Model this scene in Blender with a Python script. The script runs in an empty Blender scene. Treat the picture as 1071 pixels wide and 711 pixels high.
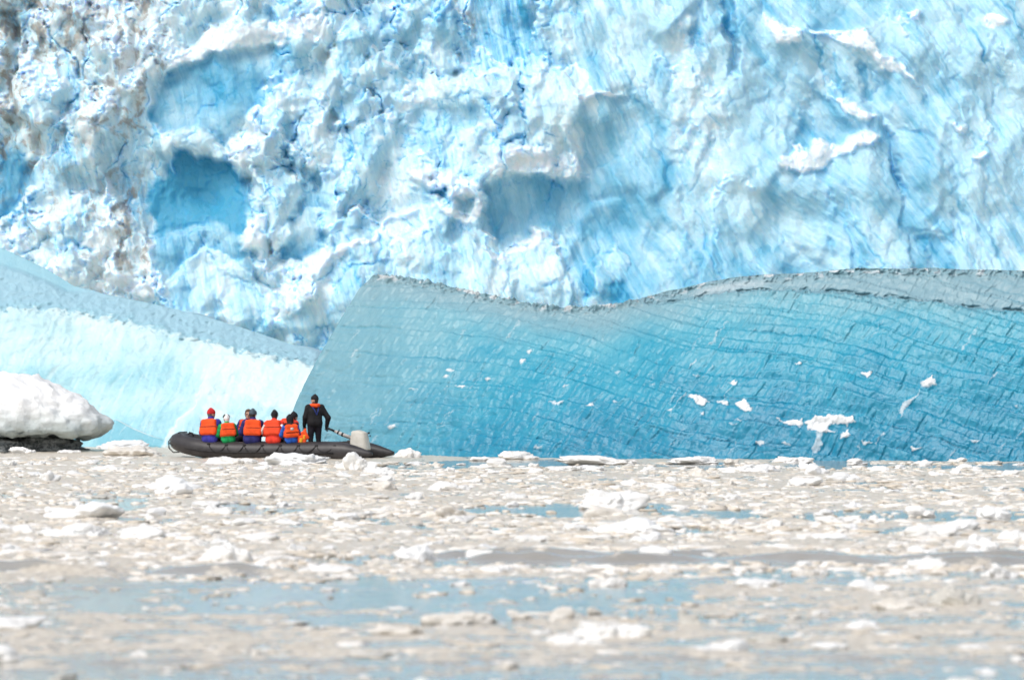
import bpy, bmesh, math, random, time
import numpy as np
from mathutils import Vector, Matrix
T0 = time.time()
SC = bpy.context.scene
COL = SC.collection
random.seed(7)
RNG = np.random.default_rng(11)

# ------------------------------------------------------------------ camera frame
F = 5400.0          # focal length in photograph pixels (1071 wide)
CX, HY = 535.5, 370.0
CAMZ = 3.0


def WX(px, d): return (px - CX) * d / F
def WZ(py, d): return CAMZ + (HY - py) * d / F
def dist_of(py): return CAMZ * F / (py - HY)      # distance of a point on the water seen at row py


# ------------------------------------------------------------------ noise
def _hash(ix, iy, iz, seed):
    h = (ix.astype(np.int64) * 374761393 + iy.astype(np.int64) * 668265263 + iz.astype(np.int64) * 2147483647 + seed * 974634777) & 0xFFFFFFFF
    h = ((h ^ (h >> 13)) * 1274126177) & 0xFFFFFFFF
    h = ((h ^ (h >> 16)) * 2246822519) & 0xFFFFFFFF
    h = h ^ (h >> 15)
    return h.astype(np.float32) / np.float32(4294967295.0)


def perlin(x, y, seed=0):
    x = np.asarray(x, np.float32); y = np.asarray(y, np.float32)
    ix = np.floor(x); iy = np.floor(y)
    fx = x - ix; fy = y - iy
    u = fx * fx * fx * (fx * (fx * 6 - 15) + 10); v = fy * fy * fy * (fy * (fy * 6 - 15) + 10)
    z = np.zeros_like(ix)
    def g(dx, dy):
        a = _hash(ix + dx, iy + dy, z, seed) * np.float32(6.2831853)
        return np.cos(a) * (fx - dx) + np.sin(a) * (fy - dy)
    n0 = g(0, 0) * (1 - u) + g(1, 0) * u
    n1 = g(0, 1) * (1 - u) + g(1, 1) * u
    return (n0 * (1 - v) + n1 * v) * 1.5


def fbm(x, y, seed=0, octv=4, gain=.5, lac=2.03):
    s = 0; a = 1.0
    for o in range(octv):
        s = s + a * perlin(x, y, seed + o * 17); a *= gain; x = x * lac + 3.7; y = y * lac - 1.3
    return s


def billow(x, y, seed=0, octv=3, gain=.5):
    s = 0; a = 1.0
    for o in range(octv):
        s = s + a * (1 - 2 * np.abs(perlin(x, y, seed + o * 13))); a *= gain; x = x * 2.1 + 5.1; y = y * 2.1 - 2.3
    return s


def worley(x, y, seed=0):
    """returns F1, F2, and random numbers of the nearest cell with the offset to its centre"""
    x = np.asarray(x, np.float32); y = np.asarray(y, np.float32)
    ix = np.floor(x); iy = np.floor(y); z = np.zeros_like(ix)
    f1 = np.full_like(x, 9.); f2 = np.full_like(x, 9.)
    r = np.zeros_like(x); ox = np.zeros_like(x); oy = np.zeros_like(x)
    for dx in (-1, 0, 1):
        for dy in (-1, 0, 1):
            cx = ix + dx; cy = iy + dy
            px = cx + _hash(cx, cy, z, seed); py = cy + _hash(cx, cy, z, seed + 5)
            d = np.sqrt((px - x) ** 2 + (py - y) ** 2)
            m = d < f1
            f2 = np.where(m, f1, np.minimum(f2, d))
            r = np.where(m, _hash(cx, cy, z, seed + 9), r)
            ox = np.where(m, x - px, ox); oy = np.where(m, y - py, oy)
            f1 = np.where(m, d, f1)
    return f1, f2, r, ox, oy


def facets(x, y, seed=0, tilt=1.0):
    """tilted planes in broken cells: fractured ice"""
    f1, f2, r, ox, oy = worley(x, y, seed)
    a = r * 6.28318 * 7.0
    return (r - .5) * 1.0 + tilt * (np.cos(a) * ox + np.sin(a) * oy), f2 - f1, r


def soft_facets(x, y, seed=0, tilt=1.0, k=9.0):
    """tilted planes blended over their borders: chiselled ice without cliffs at every cell"""
    x = np.asarray(x, np.float32); y = np.asarray(y, np.float32)
    ix = np.floor(x); iy = np.floor(y); z = np.zeros_like(ix)
    S = np.zeros_like(x); W = np.zeros_like(x) + 1e-9; RR = np.zeros_like(x)
    for dx in (-1, 0, 1):
        for dy in (-1, 0, 1):
            cx = ix + dx; cy = iy + dy
            ox = x - cx - _hash(cx, cy, z, seed); oy = y - cy - _hash(cx, cy, z, seed + 5)
            w = np.exp(-k * np.sqrt(ox * ox + oy * oy)); r = _hash(cx, cy, z, seed + 9); a = r * 44.0
            S += w * ((_hash(cx, cy, z, seed + 11) - .5) + tilt * (np.cos(a) * ox + np.sin(a) * oy)); W += w; RR += w * r
    return S / W, RR / W


def noise3(p, seed=0):
    x, y, z = p[:, 0], p[:, 1], p[:, 2]
    ix, iy, iz = np.floor(x), np.floor(y), np.floor(z)
    f = [x - ix, y - iy, z - iz]
    u = [t * t * (3 - 2 * t) for t in f]
    s = 0
    for dx in (0, 1):
        for dy in (0, 1):
            for dz in (0, 1):
                w = (u[0] if dx else 1 - u[0]) * (u[1] if dy else 1 - u[1]) * (u[2] if dz else 1 - u[2])
                s = s + w * _hash(ix + dx, iy + dy, iz + dz, seed)
    return s * 2 - 1


def sst(a, b, x):
    t = np.clip((x - a) / (b - a), 0, 1)
    return t * t * (3 - 2 * t)


def poly_sd(x, y, pts):
    """signed distance to a polygon, positive inside"""
    n = len(pts); d = np.full(x.shape, 1e9, np.float32); ins = np.zeros(x.shape, bool)
    for i in range(n):
        ax, ay = pts[i]; bx, by = pts[(i + 1) % n]
        ex, ey = bx - ax, by - ay
        wx, wy = x - ax, y - ay
        t = np.clip((wx * ex + wy * ey) / (ex * ex + ey * ey + 1e-9), 0, 1)
        d = np.minimum(d, (wx - ex * t) ** 2 + (wy - ey * t) ** 2)
        if ay != by:
            c = ((ay > y) != (by > y)) & (x < ex * (y - ay) / (by - ay) + ax)
            ins ^= c
    d = np.sqrt(d)
    return np.where(ins, d, -d)


# ------------------------------------------------------------------ mesh helpers
def mesh_np(name, V, Q, mats, smooth=True, attrs=None, matidx=None):
    """V (n,3); Q (m,4) or (m,3) int arrays"""
    me = bpy.data.meshes.new(name)
    V = np.ascontiguousarray(V, np.float32); Q = np.ascontiguousarray(Q, np.int32)
    k = Q.shape[1]
    me.vertices.add(len(V)); me.vertices.foreach_set('co', V.ravel())
    me.loops.add(Q.size); me.loops.foreach_set('vertex_index', Q.ravel())
    me.polygons.add(len(Q))
    me.polygons.foreach_set('loop_start', np.arange(0, Q.size, k, dtype=np.int32))
    try: me.polygons.foreach_set('loop_total', np.full(len(Q), k, np.int32))
    except Exception: pass
    if matidx is not None: me.polygons.foreach_set('material_index', np.ascontiguousarray(matidx, np.int32))
    me.polygons.foreach_set('use_smooth', np.full(len(Q), smooth))
    for m in (mats if isinstance(mats, (list, tuple)) else [mats]): me.materials.append(m)
    if attrs:
        for an, arr in attrs.items():
            a = me.color_attributes.new(an, 'FLOAT_COLOR', 'POINT')
            c = np.ones((len(V), 4), np.float32); c[:, :arr.shape[1]] = arr
            a.data.foreach_set('color', c.ravel())
    me.update(calc_edges=True); me.validate()
    return me


def grid_quads(nr, nc):
    i = np.arange(nr * nc, dtype=np.int32).reshape(nr, nc)
    return np.stack([i[:-1, :-1], i[1:, :-1], i[1:, 1:], i[:-1, 1:]], -1).reshape(-1, 4)


def link(name, me, parent=None, **props):
    o = bpy.data.objects.new(name, me); COL.objects.link(o)
    if parent is not None: o.parent = parent
    for k, v in props.items(): o[k] = v
    return o


def thing(name, label, cat, loc=(0, 0, 0), rotz=0, group=None):
    o = link(name, None, None, label=label, category=cat)
    o.location = loc; o.rotation_euler = (0, 0, rotz)
    if group: o['group'] = group
    return o


def bm_mesh(name, bm, mat, smooth=True):
    me = bpy.data.meshes.new(name); bm.normal_update()
    for f in bm.faces: f.smooth = smooth
    bm.to_mesh(me); bm.free(); me.materials.append(mat)
    return me


def tube(bm, pts, rad, n=10, cap=True, squash=None):
    """swept tube through pts; rad scalar or list"""
    pts = [Vector(p) for p in pts]; m = len(pts)
    rad = [rad] * m if not hasattr(rad, '__len__') else rad
    up = Vector((0, 0, 1)); prev = None; rings = []
    for i in range(m):
        t = (pts[min(i + 1, m - 1)] - pts[max(i - 1, 0)]).normalized()
        if prev is None:
            a = t.cross(up)
            if a.length < 1e-3: a = t.cross(Vector((1, 0, 0)))
            a.normalize()
        else:
            a = (prev - t * prev.dot(t)).normalized()
        prev = a; b = a.cross(t)
        ring = []
        for k in range(n):
            an = 2 * math.pi * k / n
            ring.append(bm.verts.new(pts[i] + (a * math.cos(an) + b * math.sin(an)) * rad[i]))
        rings.append(ring)
    for i in range(m - 1):
        for k in range(n):
            bm.faces.new((rings[i][k], rings[i][(k + 1) % n], rings[i + 1][(k + 1) % n], rings[i + 1][k]))
    if cap:
        bm.faces.new(rings[0]); bm.faces.new(list(reversed(rings[-1])))
    bmesh.ops.recalc_face_normals(bm, faces=bm.faces)
    return rings


def box(bm, c, s, bev=0.0, rot=None):
    g = bmesh.ops.create_cube(bm, size=1.0)
    M = Matrix.Translation(c) @ (rot or Matrix()) @ Matrix.Diagonal((s[0], s[1], s[2], 1))
    bmesh.ops.transform(bm, matrix=M, verts=g['verts'])
    if bev:
        ed = list({e for v in g['verts'] for e in v.link_edges})
        bmesh.ops.bevel(bm, geom=ed, offset=bev, segments=3, affect='EDGES')


# ------------------------------------------------------------------ materials
class NT:
    def __init__(s, name):
        s.m = bpy.data.materials.new(name); s.m.use_nodes = True
        s.t = s.m.node_tree; s.n = s.t.nodes; s.l = s.t.links
        s.b = s.n['Principled BSDF']
    def node(s, typ, **kw):
        nd = s.n.new(typ)
        for k, v in kw.items():
            if k.startswith('i_'):
                nd.inputs[k[2:].replace('_', ' ')].default_value = v
            else: setattr(nd, k, v)
        return nd
    def lk(s, a, b): s.l.new(a, b)
    def noise(s, scale, detail=4, rough=.6, coords=None, dist=0.):
        nd = s.node('ShaderNodeTexNoise'); nd.inputs['Scale'].default_value = scale
        nd.inputs['Detail'].default_value = detail; nd.inputs['Roughness'].default_value = rough
        nd.inputs['Distortion'].default_value = dist
        if coords is not None: s.lk(coords, nd.inputs['Vector'])
        return nd.outputs['Fac']
    def coords(s, scale=(1, 1, 1), rot=(0, 0, 0), which='Object'):
        tc = s.node('ShaderNodeTexCoord'); mp = s.node('ShaderNodeMapping')
        mp.inputs['Scale'].default_value = scale; mp.inputs['Rotation'].default_value = rot
        s.lk(tc.outputs[which], mp.inputs['Vector']); return mp.outputs['Vector']
    def ramp(s, fac, a, b, lo=0., hi=1.):
        nd = s.node('ShaderNodeMapRange'); nd.interpolation_type = 'SMOOTHSTEP'
        nd.inputs['From Min'].default_value = a; nd.inputs['From Max'].default_value = b
        nd.inputs['To Min'].default_value = lo; nd.inputs['To Max'].default_value = hi
        s.lk(fac, nd.inputs['Value']); return nd.outputs['Result']
    def math(s, op, a, b=None, clamp=False):
        nd = s.node('ShaderNodeMath', operation=op); nd.use_clamp = clamp
        for i, v in enumerate((a, b)):
            if v is None: continue
            if isinstance(v, (int, float)): nd.inputs[i].default_value = v
            else: s.lk(v, nd.inputs[i])
        return nd.outputs[0]
    def mix(s, fac, a, b):
        nd = s.node('ShaderNodeMix', data_type='RGBA')
        for sock, v in ((nd.inputs[0], fac), (nd.inputs[6], a), (nd.inputs[7], b)):
            if isinstance(v, (int, float)): sock.default_value = v
            elif isinstance(v, tuple): sock.default_value = (*v[:3], 1)
            else: s.lk(v, sock)
        return nd.outputs[2]
    def bump(s, h, strength, dist, normal=None):
        nd = s.node('ShaderNodeBump'); nd.inputs['Strength'].default_value = strength
        nd.inputs['Distance'].default_value = dist; s.lk(h, nd.inputs['Height'])
        if normal is not None: s.lk(normal, nd.inputs['Normal'])
        return nd.outputs['Normal']
    def attr(s, name):
        a = s.node('ShaderNodeAttribute', attribute_name=name)
        sp = s.node('ShaderNodeSeparateColor'); s.lk(a.outputs['Color'], sp.inputs[0])
        return sp.outputs[0], sp.outputs[1], sp.outputs[2]
    def out(s, col=None, rough=None, normal=None, spec=None, **kw):
        b = s.b
        for sock, v in (('Base Color', col), ('Roughness', rough), ('Normal', normal), ('Specular IOR Level', spec)):
            if v is None: continue
            if isinstance(v, (int, float)): b.inputs[sock].default_value = v
            elif isinstance(v, tuple): b.inputs[sock].default_value = (*v[:3], 1)
            else: s.lk(v, b.inputs[sock])
        for k, v in kw.items(): b.inputs[k].default_value = v
        return s.m


def cloth(name, c, var=.25, scale=60, rough=.8):
    k = NT(name); v = k.coords()
    n = k.noise(scale, 3, .6, v); n2 = k.noise(9, 2, .5, v)
    col = k.mix(k.ramp(n2, .3, .7), tuple(x * (1 - var) for x in c), tuple(min(1, x * (1 + var)) for x in c))
    return k.out(col, rough, k.bump(n2, .5, .02, k.bump(n, .4, .004)), .3)

# ------------------------------------------------------------------ glacier
def make_glacier():
    D0 = 280.0; PXM = D0 / F                       # metres per photograph pixel there
    xs = np.concatenate([np.linspace(-700, -130, 70, endpoint=False), np.arange(-130, 1205, 1.1), np.linspace(1206, 1770, 70)]).astype(np.float32)
    ys = np.concatenate([np.linspace(-330, -34, 45, endpoint=False), np.arange(-34, 372, 1.1), np.linspace(374, 432, 14)]).astype(np.float32)
    X, Y = np.meshgrid(xs, ys)
    wx = X + 7 * fbm(X / 32, Y / 32, 3, 4, .5); wy = Y + 7 * fbm(X / 32, Y / 32, 91, 4, .5)
    blue = .30 + .22 * fbm(X / 110, Y / 110, 5, 3)
    snow = np.zeros_like(X); dirt = np.zeros_like(X)
    rough = np.ones_like(X); flute = np.full_like(X, .15)
    h = 0.30 * (Y - 180) + 26 * fbm(X / 190, Y / 150, 21, 3)

    def region(pts, e=25, **kw):
        nonlocal blue, snow, dirt, rough, flute, h
        x0 = min(p[0] for p in pts) - 3 * e - 20; x1 = max(p[0] for p in pts) + 3 * e + 20
        y0 = min(p[1] for p in pts) - 3 * e - 20; y1 = max(p[1] for p in pts) + 3 * e + 20
        c0, c1 = np.searchsorted(xs, [x0, x1]); r0, r1 = np.searchsorted(ys, [y0, y1])
        if c1 <= c0 or r1 <= r0: return
        S = (slice(r0, r1), slice(c0, c1))
        sd = poly_sd(wx[S], wy[S], pts)
        m = sst(-e, e, sd)
        for arr, key in ((blue, 'b'), (snow, 's'), (dirt, 'd'), (rough, 'r'), (flute, 'f')):
            if key in kw: arr[S] = arr[S] * (1 - m) + kw[key] * m
        if 'h' in kw:
            he = kw.get('he', 3.0) * (1.6 if kw['h'] < 0 else 1.0)
            mm = sst(-he, he, sd)
            dome = kw.get('dome', 0.35) * np.clip(sd, 0, 40) * (1 if kw['h'] > 0 else -1) * .6
            h[S] += mm * (.45 if kw['h'] < 0 else .8) * (kw['h'] + dome)

    R = region
    # broad kinds of ice
    R([(-700, -330), (165, -330), (170, 140), (150, 330), (-700, 330)], 28, b=.15, r=.85, d=.32, f=.3)
    R([(-700, -330), (165, -330), (168, 60), (140, 120), (60, 150), (-700, 150)], 30, d=.78, b=.08, r=1.1)
    R([(290, -330), (560, -330), (590, 100), (480, 330), (330, 330), (285, 100)], 40, b=.36, r=1.0, f=.25)
    R([(600, -330), (1770, -330), (1770, 330), (560, 330), (610, 120)], 30, b=.42, r=.32, f=1.0)
    R([(690, -330), (770, -330), (790, 190), (750, 240), (690, 220)], 25, b=.33, r=.6, f=.9)
    R([(790, 0), (850, 40), (900, 160), (800, 250), (770, 100)], 25, b=.33, r=.6)
    R([(960, 20), (1100, 20), (1200, 300), (1000, 300)], 25, b=.38, r=.35, f=1.0)
    # the dirty corner
    R([(15, 2), (50, 25), (78, 48), (110, 35), (138, 20), (132, 66), (118, 72), (95, 85), (78, 62), (42, 36), (15, 22)], 14, d=.75, r=1.2, h=5)
    R([(74, 84), (105, 86), (110, 112), (96, 126), (80, 116)], 8, d=.75, h=9)
    R([(95, 60), (160, 20), (168, 70), (140, 110), (110, 100)], 16, d=.45, s=.25, r=1.3)
    R([(30, 60), (90, 66), (80, 140), (20, 130)], 18, d=.22, b=.15)
    R([(99, 24), (113, 42), (106, 30)], 5, h=-14, d=.4)
    R([(32, 32), (48, 40), (44, 33)], 4, h=-12, b=.4)
    R([(60, 150), (84, 130), (120, 140), (112, 240), (70, 240)], 12, b=.16, d=.28, f=.8, h=5)
    R([(128, 190), (150, 195), (160, 278), (142, 292), (116, 250)], 8, d=.62, b=.2, h=-13, f=1.2, r=.5)
    R([(88, 196), (107, 186), (113, 230), (96, 246)], 5, d=.4, h=-11, r=.4)
    R([(126, 268), (150, 264), (152, 288), (130, 290)], 5, d=.85, h=-16, r=.4)
    R([(-60, 140), (24, 156), (33, 200), (22, 238), (-60, 246)], 14, b=.9, h=-15, he=8, r=.5)
    R([(118, 284), (145, 286), (178, 312), (120, 308)], 5, s=.9, d=.3, h=12, r=1.3)
    R([(20, 238), (60, 258), (90, 282), (120, 308), (60, 300), (10, 250)], 9, s=.4, d=.2, h=7)
    # arch, cavities and lumps left of centre
    R([(170, 76), (186, 46), (216, 29), (250, 24), (297, 22), (345, 16), (338, 36), (287, 42), (250, 47), (220, 56), (189, 68)], 5, s=.85, b=.1, h=12, r=.35)
    R([(169, 78), (189, 68), (220, 56), (253, 47), (280, 47), (292, 68), (272, 92), (258, 114), (240, 141), (200, 136), (165, 143), (156, 112)], 6, b=.80, s=0, d=0, h=-9, dome=-.5, he=3.5, r=.06, f=.12)
    R([(172, 112), (216, 116), (250, 112), (238, 140), (200, 136), (168, 140)], 9, b=.64)
    R([(258, 50), (296, 46), (300, 90), (276, 96)], 10, b=.55, h=-5)
    R([(176, 176), (181, 157), (204, 156), (222, 170), (238, 166), (254, 185), (261, 213), (252, 246), (220, 236), (186, 236), (160, 243), (155, 197)], 5, b=1.08, s=0, d=0, h=-26, he=4, r=.10, f=.08)
    R([(161, 240), (186, 232), (220, 232), (251, 250), (266, 269), (285, 306), (303, 331), (192, 331), (170, 293), (160, 259)], 7, b=.70, d=0, h=-12, r=.25, f=.35)
    R([(170, 141), (192, 133), (217, 134), (231, 147), (239, 168), (220, 169), (201, 158), (182, 157), (179, 178), (175, 156)], 4, b=.34, s=.25, h=18, he=3, r=.3)
    R([(290, 252), (302, 195), (329, 195), (339, 262), (316, 279), (288, 275)], 6, b=.95, h=-28, he=6, f=.5, r=.2)
    R([(238, 148), (260, 124), (279, 152), (272, 168), (266, 196), (254, 180)], 4, b=.14, s=.4, h=16)
    R([(266, 197), (275, 162), (297, 168), (315, 191), (307, 244), (285, 268), (279, 228)], 4, b=.26, s=.1, h=20, dome=.5)
    R([(300, 160), (340, 165), (356, 210), (345, 215), (318, 195)], 6, b=.7, h=-10, d=.15)
    R([(249, 247), (266, 227), (277, 231), (274, 266), (258, 262)], 3, b=.1, s=.5, h=9, r=1.2)
    R([(232, 281), (249, 274), (291, 309), (291, 345), (240, 345), (230, 306)], 4, b=.28, s=.05, h=18)
    R([(190, 300), (205, 290), (210, 318), (192, 322)], 4, b=.85, h=-14)
    R([(300, 85), (352, 70), (362, 180), (312, 168)], 10, b=.22, s=.3, h=7, r=1.1)
    # middle: ridges, ledges, pinnacles
    R([(340, 60), (358, 38), (377, 36), (388, 72), (378, 118), (352, 136), (338, 96)], 4, b=.5, s=0, h=17, r=.5)
    R([(395, 178), (442, 168), (452, 204), (437, 215), (419, 221), (400, 206)], 7, b=.48, h=-10, r=.5, f=.5)
    R([(428, 178), (454, 173), (479, 180), (501, 193), (506, 205), (475, 207), (455, 200), (436, 188)], 4, s=.95, h=12, r=1.2)
    R([(506, 205), (502, 240), (530, 256), (545, 330), (330, 345), (280, 345), (284, 282), (300, 279), (316, 279), (330, 267), (352, 261), (367, 254), (384, 247), (402, 231), (419, 221), (437, 215), (452, 209), (464, 211), (485, 229), (495, 207)], 5, b=.30, h=17, he=5, r=.45, f=.4)
    R([(316, 278), (330, 266), (352, 261), (367, 254), (384, 247), (402, 231), (419, 221), (437, 215), (437, 222), (419, 229), (402, 239), (384, 256), (367, 263), (340, 280), (316, 290)], 3, s=1, h=5)
    R([(452, 209), (466, 211), (487, 226), (495, 207), (506, 206), (500, 226), (486, 236), (464, 220)], 3, s=1, h=4)
    R([(290, 290), (330, 285), (340, 300), (310, 330), (285, 330)], 5, s=.5, h=6, r=1.2)
    R([(449, 200), (455, 197), (462, 201), (461, 209), (452, 210)], 2, b=.9, s=0, h=-14)
    R([(368, 238), (388, 232), (384, 250), (371, 252)], 3, b=.7, h=-17, s=0)
    R([(500, 198), (516, 188), (550, 184), (606, 190), (606, 246), (580, 241), (545, 250), (520, 256), (512, 233)], 5, b=.70, h=-9, he=7, r=.2, f=.15, s=0)
    R([(456, 268), (484, 248), (508, 261), (521, 265), (541, 258), (558, 243), (578, 251), (591, 267), (600, 330), (458, 330)], 4, b=.36, h=16, he=3, r=.35, f=.4)
    R([(505, 260), (521, 264), (541, 257), (558, 243), (572, 248), (560, 255), (541, 267), (521, 272)], 2.5, s=1, h=3)
    R([(420, 255), (450, 235), (480, 240), (470, 290), (430, 295)], 10, b=.42, h=-5)
    R([(506, 190), (515, 165), (540, 150), (600, 160), (615, 186), (560, 183), (530, 186)], 5, s=.75, b=.2, h=9, r=1.0)
    R([(465, 140), (520, 120), (545, 150), (515, 180), (480, 178)], 8, b=.18, s=.35, r=1.0)
    R([(450, 133), (461, 110), (495, 104), (499, 136), (471, 134)], 5, b=.62, h=-12, r=.4)
    R([(505, -20), (545, -20), (578, 61), (552, 80), (522, 68), (500, 76), (476, 60)], 7, b=.66, h=-12, f=1.2, r=.5)
    R([(530, 66), (553, 76), (550, 110), (538, 102)], 3, b=.9, h=-30)
    R([(494, 84), (512, 72), (536, 78), (528, 100), (508, 118), (494, 106)], 4, b=.22, s=.2, d=.25, h=14)
    R([(549, 72), (590, 69), (606, 100), (602, 132), (570, 132), (550, 116)], 4, b=.44, h=14, r=.3, dome=.6)
    R([(451, 52), (457, 17), (469, -1), (477, 37), (482, 70), (453, 70)], 3, b=.40, s=.1, h=20, r=.2)
    R([(438, 26), (447, 19), (454, 37), (452, 60), (440, 55)], 3, b=.36, s=.3, h=14, r=.3)
    R([(476, 2), (502, 8), (500, 40), (484, 46)], 5, d=.4, b=.4, r=1.2)
    R([(400, -20), (440, -20), (436, 30), (410, 60), (395, 30)], 8, b=.35, r=1.0)
    R([(425, 70), (460, 80), (450, 118), (420, 110)], 7, s=.5, d=.2, r=1.3)
    R([(550, 0), (580, 8), (596, 40), (570, 60), (555, 30)], 6, d=.2, s=.2, r=1.3)
    R([(562, 8), (580, 20), (590, 15), (575, 4)], 4, b=.8, h=-12)
    # right: smooth fluted sheets
    R([(606, 105), (657, 97), (698, 118), (706, 189), (693, 250), (600, 250), (606, 152)], 8, b=.68, h=-5, he=5, r=.15, f=.6)
    R([(600, 100), (657, 93), (660, 98), (606, 106)], 2, s=.8, h=5)
    R([(594, 18), (652, 10), (656, 84), (604, 86)], 14, b=.50, d=.08, r=.2)
    R([(630, 40), (690, 20), (700, 90), (660, 92)], 12, d=.12, b=.25)
    R([(757, -20), (775, -20), (769, 34), (775, 73), (766, 73), (761, 34)], 3, b=.95, d=.1, h=-36, r=.3)
    R([(726, -20), (737, -20), (736, 47), (727, 50)], 3, b=.7, h=-18)
    R([(700, 20), (726, 10), (760, 80), (772, 150), (740, 190), (700, 160)], 12, s=.35, d=.05, r=1.0)
    R([(826, -20), (954, -20), (970, 34), (936, 57), (907, 30), (883, 37), (853, 30)], 7, b=.68, d=.12, h=-9, r=.4, f=.5)
    R([(800, 10), (830, 20), (840, 40), (815, 40)], 5, s=.9, h=6, r=1.2)
    R([(846, 28), (880, 28), (905, 28), (934, 56), (962, 88), (944, 78), (910, 60), (878, 40)], 4, s=.85, h=10, r=1.3, d=.1)
    R([(872, 98), (896, 100), (925, 124), (900, 122)], 4, s=.8, h=6, r=1.1)
    R([(838, 156), (838, 118), (856, 94), (873, 111), (902, 136), (883, 152), (860, 146)], 4, b=.74, h=-15, r=.2)
    R([(898, 66), (928, 72), (939, 108), (928, 127), (905, 101)], 4, b=.82, h=-17, r=.3)
    R([(816, 170), (856, 144), (883, 151), (907, 134), (922, 138), (888, 160), (856, 177), (822, 173)], 3, s=1, h=11, r=1.3)
    R([(883, 154), (914, 138), (930, 162), (945, 203), (950, 300), (868, 300), (868, 189)], 5, b=.40, h=11, r=.2, f=.9)
    R([(926, 130), (938, 141), (945, 170), (943, 204), (938, 182), (934, 152)], 3, b=.92, h=-22)
    R([(941, 136), (970, 139), (998, 156), (1010, 193), (1001, 194), (992, 170), (970, 150)], 4, b=.78, h=-10)
    R([(940, 150), (972, 152), (992, 175), (1000, 240), (950, 240)], 8, b=.55, h=4, f=.9)
    R([(960, 249), (985, 246), (998, 290), (972, 290)], 6, b=1.0, h=-15)
    R([(888, 238), (900, 232), (906, 290), (888, 290)], 6, b=.75, h=-8)
    R([(820, 240), (860, 230), (866, 300), (800, 300)], 12, b=.58)
    R([(640, 250), (700, 240), (720, 310), (620, 310)], 14, b=.55)
    R([(602, 290), (618, 284), (622, 305), (608, 312)], 4, b=.85, h=-12)
    R([(630, 300), (650, 292), (660, 312), (632, 316)], 4, b=.85, h=-8)
    for c in ((1025, 163, 4), (1003, 128, 5), (962, 8, 6), (1045, 18, 9)):
        R([(c[0] + c[2] * math.cos(a) * 1.3, c[1] + c[2] * .7 * math.sin(a)) for a in np.arange(0, 6.28, .8)], 2.5, s=.95, h=6, r=1.2)
    for a, b in (((930, 30), (985, 120)), ((985, 120), (1048, 160)), ((1010, 0), (1062, 110)), ((955, 60), (1000, 150)), ((880, 170), (905, 250)), ((1030, 170), (1045, 270)), ((800, 60), (818, 130)), ((1000, 190), (1022, 270))):
        R([(a[0] - 2, a[1]), (a[0] + 2, a[1]), (b[0] + 3, b[1]), (b[0] - 2, b[1])], 3.5, b=.8, h=-7)

    rl = random.Random(9)
    for _ in range(34):
        x0 = rl.uniform(600, 1160); y0 = rl.uniform(-40, 230); L = rl.uniform(40, 130); k_ = rl.uniform(.18, .55); w_ = rl.uniform(.5, 1.5)
        mid = (x0 + k_ * L * .5 + rl.uniform(-5, 5), y0 + L * .5)
        R([(x0 - .3, y0), (x0 + .3, y0), (mid[0] + w_, mid[1]), (x0 + k_ * L, y0 + L), (mid[0] - w_, mid[1])], rl.uniform(1.6, 3.0), b=rl.uniform(.7, .95), h=-rl.uniform(3, 9), he=1.5)
    # ----- fracture, crumble and flutes
    rb = np.clip(rough, 0, 1.4); r1 = np.clip(rb, 0, 1)
    sx = X + 16 * fbm(X / 70, Y / 70, 41, 3); sy = Y + 16 * fbm(X / 70, Y / 70, 43, 3)
    # leaning fins and buttresses in front of one another
    lean = sx + .28 * (sy - 150)
    g1 = fbm(lean / 48, sy / 125, 301, 3, .42) * 22
    g2 = fbm(lean / 40 + 31, sy / 100 + 7, 303, 3, .42) * 22
    g3 = fbm(sx / 66 - 11, sy / 60 + 3, 305, 3, .42) * 22
    big = np.maximum(np.maximum(g1, g2), g3)
    f_a, r_a = soft_facets(sx / 58, sy / 98, 1, 1.5, 24)
    f_b, r_b = soft_facets(sx / 19 + 5, sy / 26, 2, 1.4, 20)
    rt = sst(540, 720, X)                                                       # smoother sheets on the right
    q1 = np.clip(.12 + .88 * r1, 0, 1) * (1 - .72 * rt)
    h += q1 * (big - 8) * 1.05 + q1 * 23 * f_a
    h += rt * (8 * fbm(lean / 60, sy / 230, 331, 2) + 1.5 * f_a)
    h += r1 * 2.0 * billow(wx / 34, wy / 40, 71, 2, .5)
    # seracs: tall broken blocks with an arris and a pointed or slanting top, one in front of another
    rs = np.random.default_rng(5)
    ser = np.zeros_like(X); face = np.zeros_like(X); crown = np.zeros_like(X); sblue = np.zeros_like(X)
    wx2 = X + 4.0 * fbm(X / 18, Y / 18, 341, 4, .55); wy2 = Y + 4.0 * fbm(X / 18, Y / 18, 343, 4, .55)
    def serac(cx, cy, w, L, A, lean_, slope_l, slope_r, bl, arr):
        c0, c1 = np.searchsorted(xs, [cx - 2.2 * w - L * abs(lean_) - 12, cx + 2.2 * w + L * abs(lean_) + 12]); a0, a1 = np.searchsorted(ys, [cy - w * 2 - 12, cy + L + 12])
        if c1 <= c0 or a1 <= a0: return
        S = (slice(a0, a1), slice(c0, c1))
        v = wy2[S] - cy; u = wx2[S] - cx - lean_ * v
        topd = v + np.where(u < 0, u * slope_l, -u * slope_r)                   # below the slanting roof line
        e = np.minimum(np.minimum(topd, (w * (1 + .25 * v / L) - np.abs(u)) * 1.0), 99)
        m = sst(-1.2, 2.6, e) * (1 - sst(.45, 1.0, v / L))
        body = A * (1 + .30 * np.clip(topd, 0, 60) / 60) - A * .055 * w * 0 - np.where(u > arr * w, (u - arr * w) * .42, (arr * w - u) * .24)
        b_ = np.maximum(body, 1.0) * m
        up = b_ > ser[S]
        ser[S] = np.where(up, b_, ser[S]); face[S] = np.where(up, m, face[S]); sblue[S] = np.where(up, bl, sblue[S])
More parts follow.
